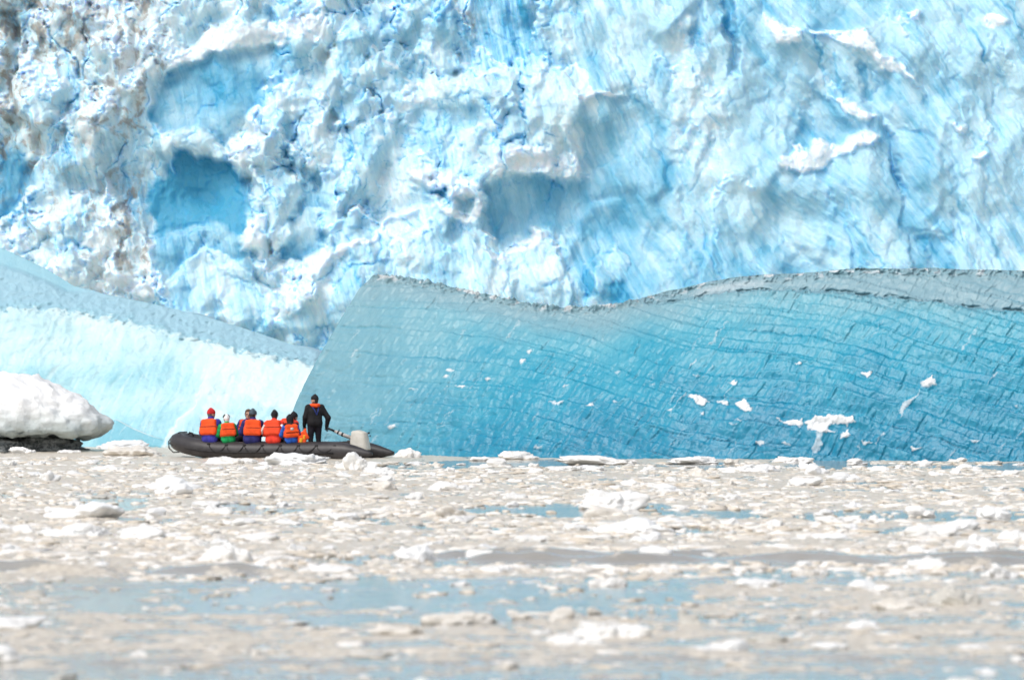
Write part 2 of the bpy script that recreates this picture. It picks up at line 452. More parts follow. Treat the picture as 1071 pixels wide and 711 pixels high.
        crown[S] = np.where(up, m * np.exp(-np.clip(topd, 0, 99) / rs.uniform(3.5, 8)), crown[S])
    for _ in range(150):
        cx = rs.uniform(-120, 720); cy = rs.uniform(-60, 290)
        if cx < 170 and rs.random() < .45: continue
        if 130 < cx < 290 and 10 < cy < 255: continue
        if 500 < cx < 715 and 95 < cy < 240: continue
        w = rs.uniform(8, 24) * rs.choice((.8, 1, 1.5)); serac(cx, cy, w, rs.uniform(2.2, 4.5) * w + 15, rs.uniform(8, 18), rs.uniform(-.12, .22), rs.uniform(.3, 1.6), rs.uniform(.3, 1.6), rs.uniform(.12, .55) * (.6 if cx < 170 else 1), rs.uniform(-.6, .4))
    for _ in range(30):
        cx = rs.uniform(285, 600); cy = rs.uniform(-50, 240)
        if 500 < cx and 150 < cy < 240: continue
        w = rs.uniform(20, 40); serac(cx, cy, w, rs.uniform(2.4, 4.2) * w + 20, rs.uniform(15, 24), rs.uniform(-.10, .24), rs.uniform(.5, 1.9), rs.uniform(.5, 1.9), rs.uniform(.25, .6), rs.uniform(-.6, .4))
    for _ in range(46):
        cx = rs.uniform(590, 1190); cy = rs.uniform(-60, 250)
        if cx < 720 and 60 < cy < 240: continue
        w = rs.uniform(14, 38); serac(cx, cy, w, rs.uniform(3, 6) * w + 30, rs.uniform(5, 10), rs.uniform(.12, .38), rs.uniform(.4, 1.8), rs.uniform(.5, 2.2), rs.uniform(.36, .64), rs.uniform(-.7, .3))
    h += ser * np.clip(.35 + .75 * r1, 0, 1) * (1 - .4 * sst(560, 720, X))
    blue = blue * (1 - .75 * face) + .75 * face * sblue
    # crumbled white ice lies on the upper sides of the big shapes, the steep faces stay clean
    dl = np.gradient(h, axis=0) / np.maximum(np.gradient(ys)[:, None], .1)
    for _ in range(5):
        dl = (dl + np.roll(dl, 1, 0) + np.roll(dl, -1, 0) + np.roll(dl, 1, 1) + np.roll(dl, -1, 1)) / 5
    pn = fbm(X / 46, Y / 38, 61, 5, .62)
    patch = sst(.62, 1.40, dl + 1.1 * pn - .55 * (1 - r1) + .30 * (rb - .8) - .25 * rt)
    patch = patch * sst(.12, .62, r1) * (1 - .72 * face) + .9 * crown * sst(-.35, .35, pn) * sst(.15, .5, r1)
    patch = np.clip(patch, 0, 1)
    f_c, r_c = soft_facets(wx / 8.5 + 9, wy / 8.0, 3, 1.4, 16)
    f_d, _ = soft_facets(X / 4.4, Y / 4.0, 4, 1.3, 12)
    h += (.06 + .55 * r1 * patch + .30 * r1 * (1 - rt)) * 5.5 * f_b
    h += patch * (5.4 * f_c + 4.6 * f_d + 2.2 * billow(X / 9, Y / 8, 75, 3, .6)) + .4 * r1 * (1 - rt) * f_c
    # narrow angular fractures between blocks
    for lx, ly, dep, wd, sd in ((52, 86, 8., .035, 351), (23, 34, 4., .05, 353), (11, 15, 2.2, .07, 355)):
        _, e_, _ = facets(wx2 / lx + .2 * fbm(X / 40, Y / 40, sd + 1, 2), wy2 / ly, sd)
        gate = sst(-.05, .4, fbm(X / (lx * .9), Y / (ly * .9), sd + 5, 3)) * np.clip(.25 + .75 * r1, 0, 1) * (1 - .75 * rt)
        fr_ = np.exp(-(e_ / wd) ** 2) * gate
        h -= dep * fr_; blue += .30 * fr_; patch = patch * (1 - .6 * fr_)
    ang = np.radians(76 - 18 * sst(500, 1000, X))                               # flutes lean to the right
    al = (X * np.cos(ang) + Y * np.sin(ang)) + 8 * fbm(X / 70, Y / 70, 81, 2)
    ac = (-X * np.sin(ang) + Y * np.cos(ang)) + 6 * fbm(X / 130, Y / 200, 83, 3)
    fl = fbm(ac / 15, al / 130, 85, 4, .6)
    fl2 = billow(ac / 7, al / 70, 87, 2)
    fst = fbm(ac / 3.2, al / 100, 88, 3, .6)
    clean = 1 - patch
    h += (.08 + .9 * flute) * (1 - .45 * rt) * clean * (5.0 * fl + .8 * fl2 + (.7 - .5 * rt) * fst)
    h += clean * 1.1 * fbm(X / 16, Y / 20, 89, 4, .55)

    # ----- kinds of surface
    blue += .22 * (r_a - .5) + .08 * (r_b - .5) * rb + (.08 + .16 * flute) * fl + (.11 - .065 * rt) * (.25 + flute) * clean * fst + .05 * clean * fbm(ac / 2.0, al / 40, 120, 2) + .13 * fbm(X / 40, Y / 55, 95, 4, .55)
    blue += .26 * sst(2., -12., big - 2) * r1                                   # deeper blue where the big shapes sink back
    # slope from a slightly blurred height: crumbled white ice rests on the ledges
    dy = np.gradient(h, axis=0) / np.maximum(np.gradient(ys)[:, None], .1)
    for _ in range(2):
        dy = (dy + np.roll(dy, 1, 0) + np.roll(dy, -1, 0) + np.roll(dy, 1, 1) + np.roll(dy, -1, 1)) / 5
    ledge = sst(1.0, 2.4, dy + .5 * fbm(X / 14, Y / 14, 97, 3)) * (.25 + .75 * sst(-.4, .3, fbm(X / 60, Y / 50, 98, 3)))
    snow = np.clip(snow * (.9 + .6 * fbm(X / 9, Y / 9, 99, 4, .6)), 0, 1)
    snow = np.maximum(snow, ledge * (.25 + .4 * r1))
    snow = np.maximum(snow, patch * np.clip(.72 + .5 * fbm(X / 13, Y / 11, 101, 4, .6), 0, 1))
    blue = np.clip(blue, 0, 1.1) * (1 - .75 * snow)
    dn = sst(-.35, .5, fbm(wx / 15, wy / 24, 103, 4, .6)); dv = sst(-.2, .5, fbm(wx / 8, wy / 12, 105, 4, .6))
    dirt = np.clip(dirt * (.35 + 1.3 * dn * (.45 + .8 * dv)), 0, 1)
    dirt += .14 * sst(.3, .8, fbm(X / 55, Y / 70, 107, 4)) * r1 * dv * (1 - sst(500, 800, X))
    dirt = np.clip(dirt, 0, 1) * (1 - .35 * snow) * (1 - .75 * rt)
    blue = np.maximum(blue, (.40 + .10 * fbm(X / 60, Y / 80, 109, 2)) * rt * (1 - snow))

    h = h - 14
    Yw = D0 - h * PXM
    # gentle sag so that lumps hang a little over their undersides
    Xw = (X - CX) * PXM + .06 * perlin(X / 9, Y / 9, 111)
    Zw = CAMZ + (HY - Y) * PXM - .05 * np.abs(perlin(X / 7, Y / 7, 113))
    V = np.stack([Xw, Yw, Zw], -1).reshape(-1, 3)
    # roll the top and the ends of the face away from the viewer
    V = V.reshape(len(ys), len(xs), 3)
    top = sst(-34, -330, Y); V[..., 1] += top * 30
    back = V[0].copy(); back[:, 1] += 60; back[:, 2] += 2
    V = np.concatenate([back[None], V], 0)
    att = np.stack([blue, dirt, snow], -1); att = np.concatenate([att[:1], att], 0).reshape(-1, 3)
    Q = grid_quads(V.shape[0], V.shape[1])

    k = NT('glacier_ice'); co = k.coords()
    b, d, s = k.attr('ice')
    n1 = k.noise(1.0, 6, .65, k.coords((1.7, 1.7, 1.0))); n2 = k.noise(6.0, 5, .7, co); n3 = k.noise(1.0, 4, .6, k.coords((.55, .55, .25), (0, math.radians(12), 0)))
    bb = k.math('ADD', b, k.math('MULTIPLY', k.math('SUBTRACT', n1, .5), .22))
    bb = k.math('ADD', bb, k.math('MULTIPLY', k.math('SUBTRACT', n3, .5), .25))
    r = k.node('ShaderNodeValToRGB'); e = r.color_ramp.elements
    k.b.inputs['Subsurface Weight'].default_value = .8; k.b.inputs['Subsurface Radius'].default_value = (.12, .45, 1.0); k.b.inputs['Subsurface Scale'].default_value = SSS_G
    k.b.subsurface_method = 'BURLEY'
    e[0].position = 0.0; e[0].color = (*C_GL[0], 1); e[1].position = 1.0; e[1].color = (*C_GL[4], 1)
    for p, c in ((.22, C_GL[1]), (.45, C_GL[2]), (.72, C_GL[3])):
        x = r.color_ramp.elements.new(p); x.color = (*c, 1)
    k.lk(bb, r.inputs[0])
    ss = k.ramp(k.math('ADD', s, k.math('MULTIPLY', k.math('SUBTRACT', n2, .5), .5)), .2, .8)
    c = k.mix(ss, r.outputs[0], (.74, .815, .845))
    dd = k.ramp(k.math('ADD', d, k.math('MULTIPLY', k.math('SUBTRACT', n2, .5), .6)), .10, 1.0, 0, .8)
    c = k.mix(dd, c, (.275, .235, .19))
    nb = k.bump(n1, .30, .25, k.bump(n2, .5, .08))
    m = k.out(c, .45, nb, .35)
    me = mesh_np('glacier_face', V.reshape(-1, 3), Q, m, attrs={'ice': att})
    return link('glacier', me, label='huge crevassed glacier wall of blue and white ice filling the background', category='glacier')


SSS_G = .42
C_GL = [(.76, .85, .86), (.57, .75, .81), (.36, .605, .73), (.17, .445, .62), (.05, .315, .51)]


# ------------------------------------------------------------------ bergs
def slab_mesh(name, edge_pts, top_pts, xr, bot_py, dwl, lean, nS, nT, shade, mat, back=7.0):
    """smooth leaning iceberg: front sheet between waterline and crest plus a back that falls to the water"""
    s = np.linspace(0, 1, nS, dtype=np.float32)[None, :].repeat(nT, 0)
    t = np.linspace(0, 1, nT, dtype=np.float32)[:, None].repeat(nS, 1)
    ex = np.array([p[0] for p in edge_pts]); ey = np.array([p[1] for p in edge_pts])   # from the bottom up
    yl = ey[0] + (ey[-1] - ey[0]) * t
    xl = np.interp(-yl, -ey, ex)
    px = xl + (xr - xl) * s
    tx = np.array([p[0] for p in top_pts]); ty = np.array([p[1] for p in top_pts])
    ytop = np.interp(px, tx, ty)
    # left edge of the sheet follows edge_pts, crest follows top_pts
    yb = np.vectorize(bot_py)(px) if callable(bot_py) else np.full_like(px, bot_py)
    py = yb + (ytop - yb) * t
    d0 = np.interp(px, [p[0] for p in dwl], [p[1] for p in dwl])
    out, col, dy_extra = shade(px, py, t, s, ytop)
    d = d0 + lean(px, t)
    Z = WZ(py, d) + np.clip(out, -5, 8) * .35 * d0 / F
    Yw = d - out * d0 / F + dy_extra
    Xw = WX(px, d)
    front = np.stack([Xw, Yw, Z], -1)
    # skirt below the water
    skirt = front[0].copy(); skirt[:, 2] = -.8; skirt[:, 1] += .1
    top = front[-1]
    rows = [skirt, *front]
    cols = [col[0], *col]
    for i, f in enumerate((.12, .35, .65, 1.0)):
        b = top.copy(); b[:, 1] += back * f; b[:, 2] = top[:, 2] * (1 - f ** 1.6) + (-.8) * f ** 1.6 + .25 * np.sin(top[:, 0] * 1.7 + i) * (1 - f)
        rows.append(b); cols.append(col[-1])
    V = np.stack(rows, 0); C = np.stack(cols, 0)
    return V, C


def make_blue_berg():
    edge = [(284, 486), (291, 470), (300, 446), (310, 421), (321, 397), (333, 374), (346, 352), (360, 328), (375, 304), (388, 289)]
    top = [(300, 289), (388, 289), (400, 287), (430, 290), (455, 295), (480, 301), (505, 307), (530, 312), (560, 318), (585, 321), (610, 321), (640, 318), (665, 312), (690, 305), (712, 300), (740, 293), (770, 288), (800, 285), (830, 284), (860, 282), (900, 278), (940, 279), (980, 278), (1010, 280), (1040, 280), (1071, 281), (1150, 287), (1260, 292)]
    lip = [(300, 250), (640, 312), (690, 318), (720, 312), (750, 306), (800, 303), (850, 303), (890, 306), (930, 311), (970, 315), (1010, 320), (1040, 323), (1071, 326), (1150, 336), (1260, 350)]
    lipx = np.array([p[0] for p in lip]); lipy = np.array([p[1] for p in lip])

    def shade(px, py, t, s, ytop):
        w1 = 6 * fbm(px / 190, py / 90, 201, 3, .45); w2 = 6 * fbm(px / 130, py / 110, 203, 3, .4)
        slope = .12 + .14 * sst(350, 640, px)
        bed = py - slope * (px - 700) - 20 * np.exp(-((px - 680) / 150) ** 2) + w1
        out = np.zeros_like(px)
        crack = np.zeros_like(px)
        right = sst(560, 760, px)
        tint = np.zeros_like(px)
        ids = None
        across = px * .82 + py * .57 + w2
        along = -px * .57 + py * .82
        for lam, amp, sd in ((24., 5.2, 205), (9.5, 2.0, 209)):
            q = (bed + 1.3 * fbm(px / 26, py / 16, sd, 4)) / lam
            fr = q - np.floor(q); idn = np.floor(q)
            if ids is None: ids = idn
            on = sst(-.35, .2, fbm(px / 140 + idn * 7.3, idn * 3.1 + py * 0, sd + 1, 2))
            edge_ = np.clip(fr * 1.12, 0, 1) - .5                       # gentle rise, sharp drop
            out -= amp * on * edge_ * (.55 + .6 * right)
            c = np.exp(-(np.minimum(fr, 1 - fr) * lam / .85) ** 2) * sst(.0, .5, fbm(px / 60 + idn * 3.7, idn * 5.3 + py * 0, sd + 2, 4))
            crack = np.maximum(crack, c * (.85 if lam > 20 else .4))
        for lam, amp, sd in ((23., 2.1, 221), (8.5, 1.5, 225), (4.2, .8, 229)):
            q = (across + 16 * _hash(ids, ids * 0, ids * 0, sd)) / lam
            q = q + .10 * fbm(px / 30, py / 24, sd + 2, 4)
            fr = q - np.floor(q); idn = np.floor(q)
            on = sst(.0, .45, fbm(along / 40 + idn * 5.1, idn * 2.7 + py * 0, sd + 1, 2))
            sg = np.where(_hash(idn, ids, idn * 0, sd + 3) > .45, 1., -.9)
            out += amp * on * (fr - .5) * sg
            if lam > 20:
                hsh = _hash(idn, ids, idn * 0, sd + 5); tint = (hsh - .5); out += 1.0 * (hsh - .5) * on
        out += 1.2 * fbm(px / 40, py / 26, 231, 3) + .7 * billow(across / 13, along / 17, 233, 3) + .5 * fbm(across / 3.2, along / 9, 235, 3)
        out -= 2.4 * crack
        crack_shade = crack
        # crest: crumbling rim and the second band set back behind the lip
        lp = np.interp(px, lipx, lipy) + 2.5 * fbm(px / 16, py * 0, 241, 3)
        band = sst(650, 730, px)
        up = sst(-1.5, 2.5, lp - py) * band                  # 1 above the lip
        out -= 26 * up
        liprag = np.exp(-((py - lp) / 2.6) ** 2) * band
        rim = np.exp(-((py - ytop) / 8) ** 2)
        fd, _ = soft_facets(px / 4.8, py / 3.4, 243, 1.3, 14)
        out += (4.6 * rim + 4.4 * liprag) * (.4 * fd + fbm(px / 11, py / 6, 261, 6, .75)) - 7 * np.exp(-((py - lp + 2.2) / 1.3) ** 2) * band * sst(-.2, .3, fbm(px / 35, py * 0, 263, 4)) + 1.2 * up * fbm(across / 7, along / 18, 245, 3)
        # colour kinds: R = depth of blue plus painted crack shade, G = grey weathering, B = white frost and pale strokes
        v = np.clip((py - ytop) / (482 - ytop), 0, 1)
        weath = 1 - sst(0, .30 + .12 * fbm(px / 80, py / 30, 247, 2), v)
        weath = np.maximum(weath, (1 - sst(330, 560, px + .45 * (py - 380))) * .62)
        weath = np.maximum(weath, up)
        blue = np.clip(.12 + .95 * v ** .75 * (.45 + .55 * sst(330, 620, px + .3 * (py - 380))) + .14 * fbm(px / 60, py / 30, 249, 3) + .08 * fbm(across / 5, along / 14, 251, 4, .6) + .05 * tint, 0, 1)
        frost = np.zeros_like(px)
        fx = px + 2.5 * fbm(px / 8, py / 8, 253, 3); fy = py + 2.0 * fbm(px / 8, py / 8, 255, 3)
        spots = [([(842, 443), (854, 436), (868, 435), (891, 436), (893, 441), (884, 444), (870, 441), (866, 448), (871, 452), (860, 452), (845, 449)], .9),
                 ([(853, 452), (861, 453), (857, 470), (850, 478), (851, 466)], .45), ([(811, 438), (820, 441), (838, 438), (838, 445), (824, 443)], .8),
                 ([(880, 452), (886, 449), (888, 457), (880, 458)], .85), ([(769, 422), (778, 418), (786, 428), (778, 431)], .9), ([(720, 414), (728, 411), (741, 420), (734, 424), (726, 418)], .9),
                 ([(748, 421), (760, 418), (762, 423)], .7), ([(902, 389), (910, 390), (906, 395)], .85), ([(963, 401), (974, 394), (978, 403), (968, 405)], .75), ([(545, 376), (549, 377), (546, 380)], .8), ([(551, 367), (554, 367), (553, 370)], .7),
                 ([(940, 425), (960, 412), (950, 424), (942, 436)], .5), ([(790, 460), (800, 463), (795, 466)], .6), ([(950, 467), (962, 468), (956, 471)], .7), ([(900, 462), (911, 464), (904, 467)], .6), ([(575, 420), (590, 420), (586, 424)], .6)]
        for _ in range(120):
            x = random.uniform(350, 1150); y = random.uniform(325, 470); L = random.uniform(4, 26); w = random.uniform(.4, 1.5)
            spots.append(([(x, y), (x + w, y + 1), (x - L * .68 + w * .6, y + L), (x - L * .68 - w * .6, y + L)], random.uniform(.12, .42)))  # pale slanting strokes along the joint direction
        for _ in range(26):
            x = random.uniform(380, 1150); y = random.uniform(380, 474); w = random.uniform(1.5, 4.5)
            spots.append(([(x, y), (x + w, y - w * .3), (x + 2 * w, y + w * .2), (x + w, y + w * .5)], random.uniform(.4, .9)))
        for pts, a in spots:
            P = np.array(pts)
            m = (fx > P[:, 0].min() - 6) & (fx < P[:, 0].max() + 6) & (fy > P[:, 1].min() - 6) & (fy < P[:, 1].max() + 6)
            if m.any():
                sd = poly_sd(fx[m], fy[m], pts)
                frost[m] = np.maximum(frost[m], a * sst(-2.4, 1.2, sd + .8 * fbm(fx[m] / 3, fy[m] / 2.5, 271, 2)))
        frost = np.maximum(frost, .6 * rim * sst(.0, .6, fbm(px / 14, py / 7, 257, 3)))
        frost = np.maximum(frost, .38 * band * np.exp(-((py - (ytop + 9)) / 8) ** 2) * sst(700, 740, px) * (1 - sst(780, 850, px)))
        out += 2.6 * frost * (1 - rim) * (.8 + .5 * fbm(px / 5, py / 4, 259, 3))
        crack_shade = np.maximum(crack_shade, .42 * np.exp(-((py - ytop - 1.5) / 3.0) ** 2) * sst(.0, .4, fbm(px / 6, py / 2.6, 265, 4, .65)))
        crack_shade = np.maximum(crack_shade, .6 * liprag * sst(-.1, .3, fbm(px / 9, py / 3, 267, 4, .65)))
        weath = weath * (1 - .5 * crack_shade)
        return out, np.stack([blue * .75 + .20 * crack_shade * (1 - frost), weath, frost], -1), 0.  # cracks darkened in colour for the shade their relief is too shallow to cast

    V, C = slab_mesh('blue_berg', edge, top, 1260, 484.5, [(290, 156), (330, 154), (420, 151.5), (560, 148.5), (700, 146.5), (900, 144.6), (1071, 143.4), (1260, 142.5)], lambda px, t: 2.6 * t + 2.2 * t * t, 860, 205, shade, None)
    k = NT('blue_berg_ice'); co = k.coords()
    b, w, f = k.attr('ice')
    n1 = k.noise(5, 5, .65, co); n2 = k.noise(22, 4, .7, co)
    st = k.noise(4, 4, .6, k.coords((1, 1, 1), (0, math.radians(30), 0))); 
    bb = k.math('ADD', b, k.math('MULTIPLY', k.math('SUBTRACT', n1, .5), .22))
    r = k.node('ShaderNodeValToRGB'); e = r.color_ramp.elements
    e[0].position = 0.0; e[0].color = (*C_BB[0], 1); e[1].position = 1.0; e[1].color = (.004, .06, .12, 1)  # dark end of the ramp carries the shade painted into the cracks
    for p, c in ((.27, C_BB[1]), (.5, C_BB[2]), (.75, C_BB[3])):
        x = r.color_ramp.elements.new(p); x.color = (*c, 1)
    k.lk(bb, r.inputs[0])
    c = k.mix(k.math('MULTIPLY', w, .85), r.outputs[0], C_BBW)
    ff = k.ramp(k.math('ADD', f, k.math('MULTIPLY', k.math('SUBTRACT', n2, .5), .35)), .15, .75, 0, .95)
    c = k.mix(ff, c, k.mix(n1, (.58, .62, .64), (.84, .84, .84)))
    nb = k.bump(n1, .35, .10, k.bump(n2, .35, .025))
    m = k.out(c, .22, nb, .5)
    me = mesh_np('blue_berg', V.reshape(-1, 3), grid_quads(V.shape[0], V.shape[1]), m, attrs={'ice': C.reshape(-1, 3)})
    return link('iceberg', me, label='long smooth blue iceberg with slanting cracks right behind the boat', category='iceberg')


C_BB = [(.18, .40, .47), (.095, .355, .455), (.018, .275, .405), (.003, .205, .34)]
C_BBW = (.215, .335, .385)


def make_pale_berg():
    top = [(-240, 190), (-120, 228), (-60, 245), (0, 258), (20, 267), (45, 279), (75, 297), (110, 306), (150, 314), (185, 322), (220, 331), (250, 340), (280, 350), (300, 357), (337, 368), (380, 392), (430, 440)]
    rid = [(-240, 300), (-60, 322), (0, 321), (60, 324), (110, 331), (150, 341), (200, 353), (250, 366), (300, 376), (337, 384), (430, 450)]

    def shade(px, py, t, s, ytop):
        rx = np.interp(px, [p[0] for p in rid], [p[1] for p in rid]) + 3 * fbm(px / 22, py * 0, 301, 3)
        up = sst(-12, 12, rx - py + 6 * fbm(px / 11, py / 8, 321, 4, .6))
        out = np.zeros_like(px)
        rr = np.interp(px, [-240, -60, 0, 20, 45, 70, 110], [205, 262, 276, 282, 292, 304, 306])
        deep = up * sst(-3, 3, rr - py) * (1 - sst(60, 110, px))          # smooth top left facet
        out -= up * (5 + 0.55 * (rx - py)) + 6 * deep
        fd, _, r = facets(px / 6.5, py / 5, 303, 1.2)
        out += up * (1 - deep) * (1.0 * fd + 1.2 * billow(px / 15, py / 9, 305, 4))
        rim = np.exp(-((py - rx) / 5) ** 2)
        out += rim * 1.2 * fd
        face = 1 - up
        ac = px * .90 + py * .45 + 6 * fbm(px / 40, py / 40, 307, 2); al = -px * .45 + py * .9
        str_ = fbm(ac / 8, al / 80, 309, 4, .6)
        out += face * (.45 * str_ + 2.6 * fbm(px / 60, py / 40, 311, 3) + .9 * fbm(px / 14, py / 12, 313, 4, .6))
        fac = poly_sd(px + 3 * fbm(px / 12, py / 12, 323, 3), py, [(222, 372), (340, 372), (340, 470), (172, 470), (186, 440), (206, 425), (212, 398)]); facm = sst(-2, 2, fac)
        out += 7 * facm * face
        # low shelf by the water at the foot
        sh = np.interp(px, [90, 112, 122, 140, 160, 200], [470, 441, 440, 450, 458, 470]) 
        shm = sst(-2, 2, py - sh) * sst(88, 108, px) * (1 - sst(180, 200, px))
        out += 9 * shm
        v = np.clip((py - rx) / (468 - rx), 0, 1)
        blue = np.where(up > .5, .62 + .1 * fbm(px / 14, py / 10, 315, 3), .06 + .52 * v ** .8 + .12 * str_ + .26 * fbm(px / 70, py / 45, 317, 4) - .30 * facm * (1 - .5 * v))
        blue = np.maximum(blue, .85 * shm)
        grey = up * (.75 - .35 * deep)
        white = face * np.exp(-(py - rx).clip(0) / 40) * .42 + .10 * rim
        white = np.maximum(white, face * .8 * np.exp(-(fac / 3.0) ** 2) * (1 - sst(200, 240, px)))
        white = np.maximum(white, face * facm * .55 * sst(-.3, .5, fbm(px / 26, py / 20, 325, 4)))
        white = np.maximum(white, face * sst(285, 338, px + .5 * (py - 400)) * .6)
        white = np.maximum(white, .9 * np.exp(-((py - sh) / 1.6) ** 2) * (sst(100, 108, px) * (1 - sst(150, 185, px))))
        white = np.maximum(white, face * .40 * sst(.0, .9, fbm(ac / 7, al / 45, 319, 4, .6)))
        return out, np.stack([np.clip(blue, 0, 1), grey, np.clip(white, 0, 1)], -1), 0.

    edge = [(-240, 468.5), (-240, 190)]
    V, C = slab_mesh('pale_berg', edge, top, 430, 469.0, [(-240, 168), (0, 165.5), (200, 164), (330, 163), (430, 164)], lambda px, t: 3.6 * t, 520, 190, shade, None, back=6.0)
    k = NT('pale_berg_ice'); co = k.coords()
    b, w, f = k.attr('ice')
    n1 = k.noise(5, 5, .65, co); n2 = k.noise(20, 4, .7, co)
    bb = k.math('ADD', b, k.math('MULTIPLY', k.math('SUBTRACT', n1, .5), .2))
    r = k.node('ShaderNodeValToRGB'); e = r.color_ramp.elements
    e[0].position = 0.0; e[0].color = (.58, .77, .80, 1); e[1].position = 1.0; e[1].color = (.13, .42, .54, 1)
    x = r.color_ramp.elements.new(.5); x.color = (.31, .58, .66, 1)
    k.lk(bb, r.inputs[0])
    c = k.mix(k.math('MULTIPLY', w, .9), r.outputs[0], (.31, .47, .57))
    ff = k.ramp(k.math('ADD', f, k.math('MULTIPLY', k.math('SUBTRACT', n2, .5), .35)), .1, .9, 0, .95)
    c = k.mix(ff, c, (.68, .78, .79))
    m = k.out(c, .4, k.bump(n1, .35, .10, k.bump(n2, .35, .03)), .35)
    me = mesh_np('pale_berg', V.reshape(-1, 3), grid_quads(V.shape[0], V.shape[1]), m, attrs={'ice': C.reshape(-1, 3)})
    return link('iceberg', me, label='pale icy blue sloping iceberg behind the bow at the left edge', category='iceberg')


# ------------------------------------------------------------------ loose ice
def ice_blob(sub, seed, lumps, planes, flat=.0, n_amp=.10, fine=.05):
    """star-shaped broken lump around the origin, radius about 1"""
    rs = np.random.default_rng(seed)
    bm = bmesh.new(); bmesh.ops.create_icosphere(bm, subdivisions=sub, radius=1.0)
    bm.verts.ensure_lookup_table()
    P = np.array([v.co[:] for v in bm.verts], np.float32)
    Fc = np.array([[v.index for v in f.verts] for f in bm.faces], np.int32); bm.free()
    r = np.full(len(P), .35, np.float32)
    for _ in range(lumps):
        c = rs.normal(size=3); c[2] = abs(c[2]) * .6; c = c / np.linalg.norm(c)
        w = rs.uniform(.35, .8); a = rs.uniform(.55, 1.0)
        r = np.maximum(r, a * np.exp(-(1 - P @ c) / w))
    for _ in range(planes):
        n = rs.normal(size=3); n /= np.linalg.norm(n); dd = rs.uniform(.42, .8)
        dt = P @ n
        r = np.where(dt > .05, np.minimum(r, dd / np.maximum(dt, .05)), r)
    r = r * (1 + n_amp * noise3(P * 2.6 + seed, seed) + .7 * n_amp * noise3(P * 6 + seed, seed + 1) + fine * noise3(P * 13 + 3, seed + 2) + .7 * fine * noise3(P * 27 + 1, seed + 3))
    return (P * r[:, None]).astype(np.float32), Fc


def ice_chunk_mats():
    out = {}
    for nm, c0, c1, tr in (('white_ice', (.80, .82, .82), (.90, .90, .89), .0), ('silty_ice', (.62, .585, .52), (.80, .775, .73), .0), ('clear_grey_ice', (.40, .40, .37), (.60, .60, .56), .0)):
        k = NT(nm); oi = k.node('ShaderNodeObjectInfo'); co = k.coords()
        n = k.noise(7, 5, .65, co); n2 = k.noise(2.2, 3, .6, co)
        c = k.mix(k.ramp(k.math('ADD', k.math('MULTIPLY', n2, .6), k.math('MULTIPLY', n, .4)), .35, .65), c0, c1)
        c = k.mix(k.math('MULTIPLY', oi.outputs['Random'], .35), c, (.72, .68, .61))
        out[nm] = k.out(c, .5, k.bump(n, .5, .06), .3)
    return out

# ------------------------------------------------------------------ water and brash ice
OPEN = [  # open leads: (x0, x1, y0, y1, strength) in photograph pixels
    (400, 1250, 482, 492, .62), (60, 168, 515, 536, .7), (110, 190, 540, 556, .5), (215, 325, 527, 538, .75), (300, 425, 538, 552, .5), (-60, 20, 516, 522, .6),
    (480, 700, 528, 541, 1.0), (690, 800, 533, 543, .9), (830, 1100, 534, 546, .9), (420, 560, 545, 562, .5), (640, 800, 548, 560, .4), (860, 1100, 549, 560, .45),
    (900, 1100, 508, 515, .5), (540, 620, 500, 508, .35), (700, 740, 509, 513, .6), (860, 920, 503, 507, .7),
    (320, 1300, 581, 593, .95), (-200, 340, 594, 600, .95), (340, 480, 584, 588, .6), (60, 720, 602, 642, .9), (700, 1300, 596, 612, .7), (-200, 120, 604, 640, .55), (640, 1300, 640, 655, .5), (300, 560, 640, 655, .7), (-200, 1300, 690, 740, .75), (400, 760, 560, 572, .3)]


def open_mask(px, py):
    n = fbm(px / 70, py / 7.5, 401, 4, .6)
    m = np.zeros_like(px)
    for x0, x1, y0, y1, a in OPEN:
        w = (y1 - y0) * .35; xx = 28
        q = sst(x0 - xx, x0 + xx, px) * (1 - sst(x1 - xx, x1 + xx, px)) * sst(y0 - w, y0 + w, py) * (1 - sst(y1 - w, y1 + w, py))
        m = np.maximum(m, a * q)
    m = sst(.22, .78, m * (1 + .4 * n) + .24 * n)
    sm = sst(.25, .8, fbm(px / 40, py / 4, 407, 4, .6)) * .55
    nr = sst(590, 630, py) * sst(-.15, .45, fbm(px / 95, py / 6, 409, 4, .55)) * .72
    return np.clip(np.maximum(np.maximum(m, sm), nr), 0, 1)


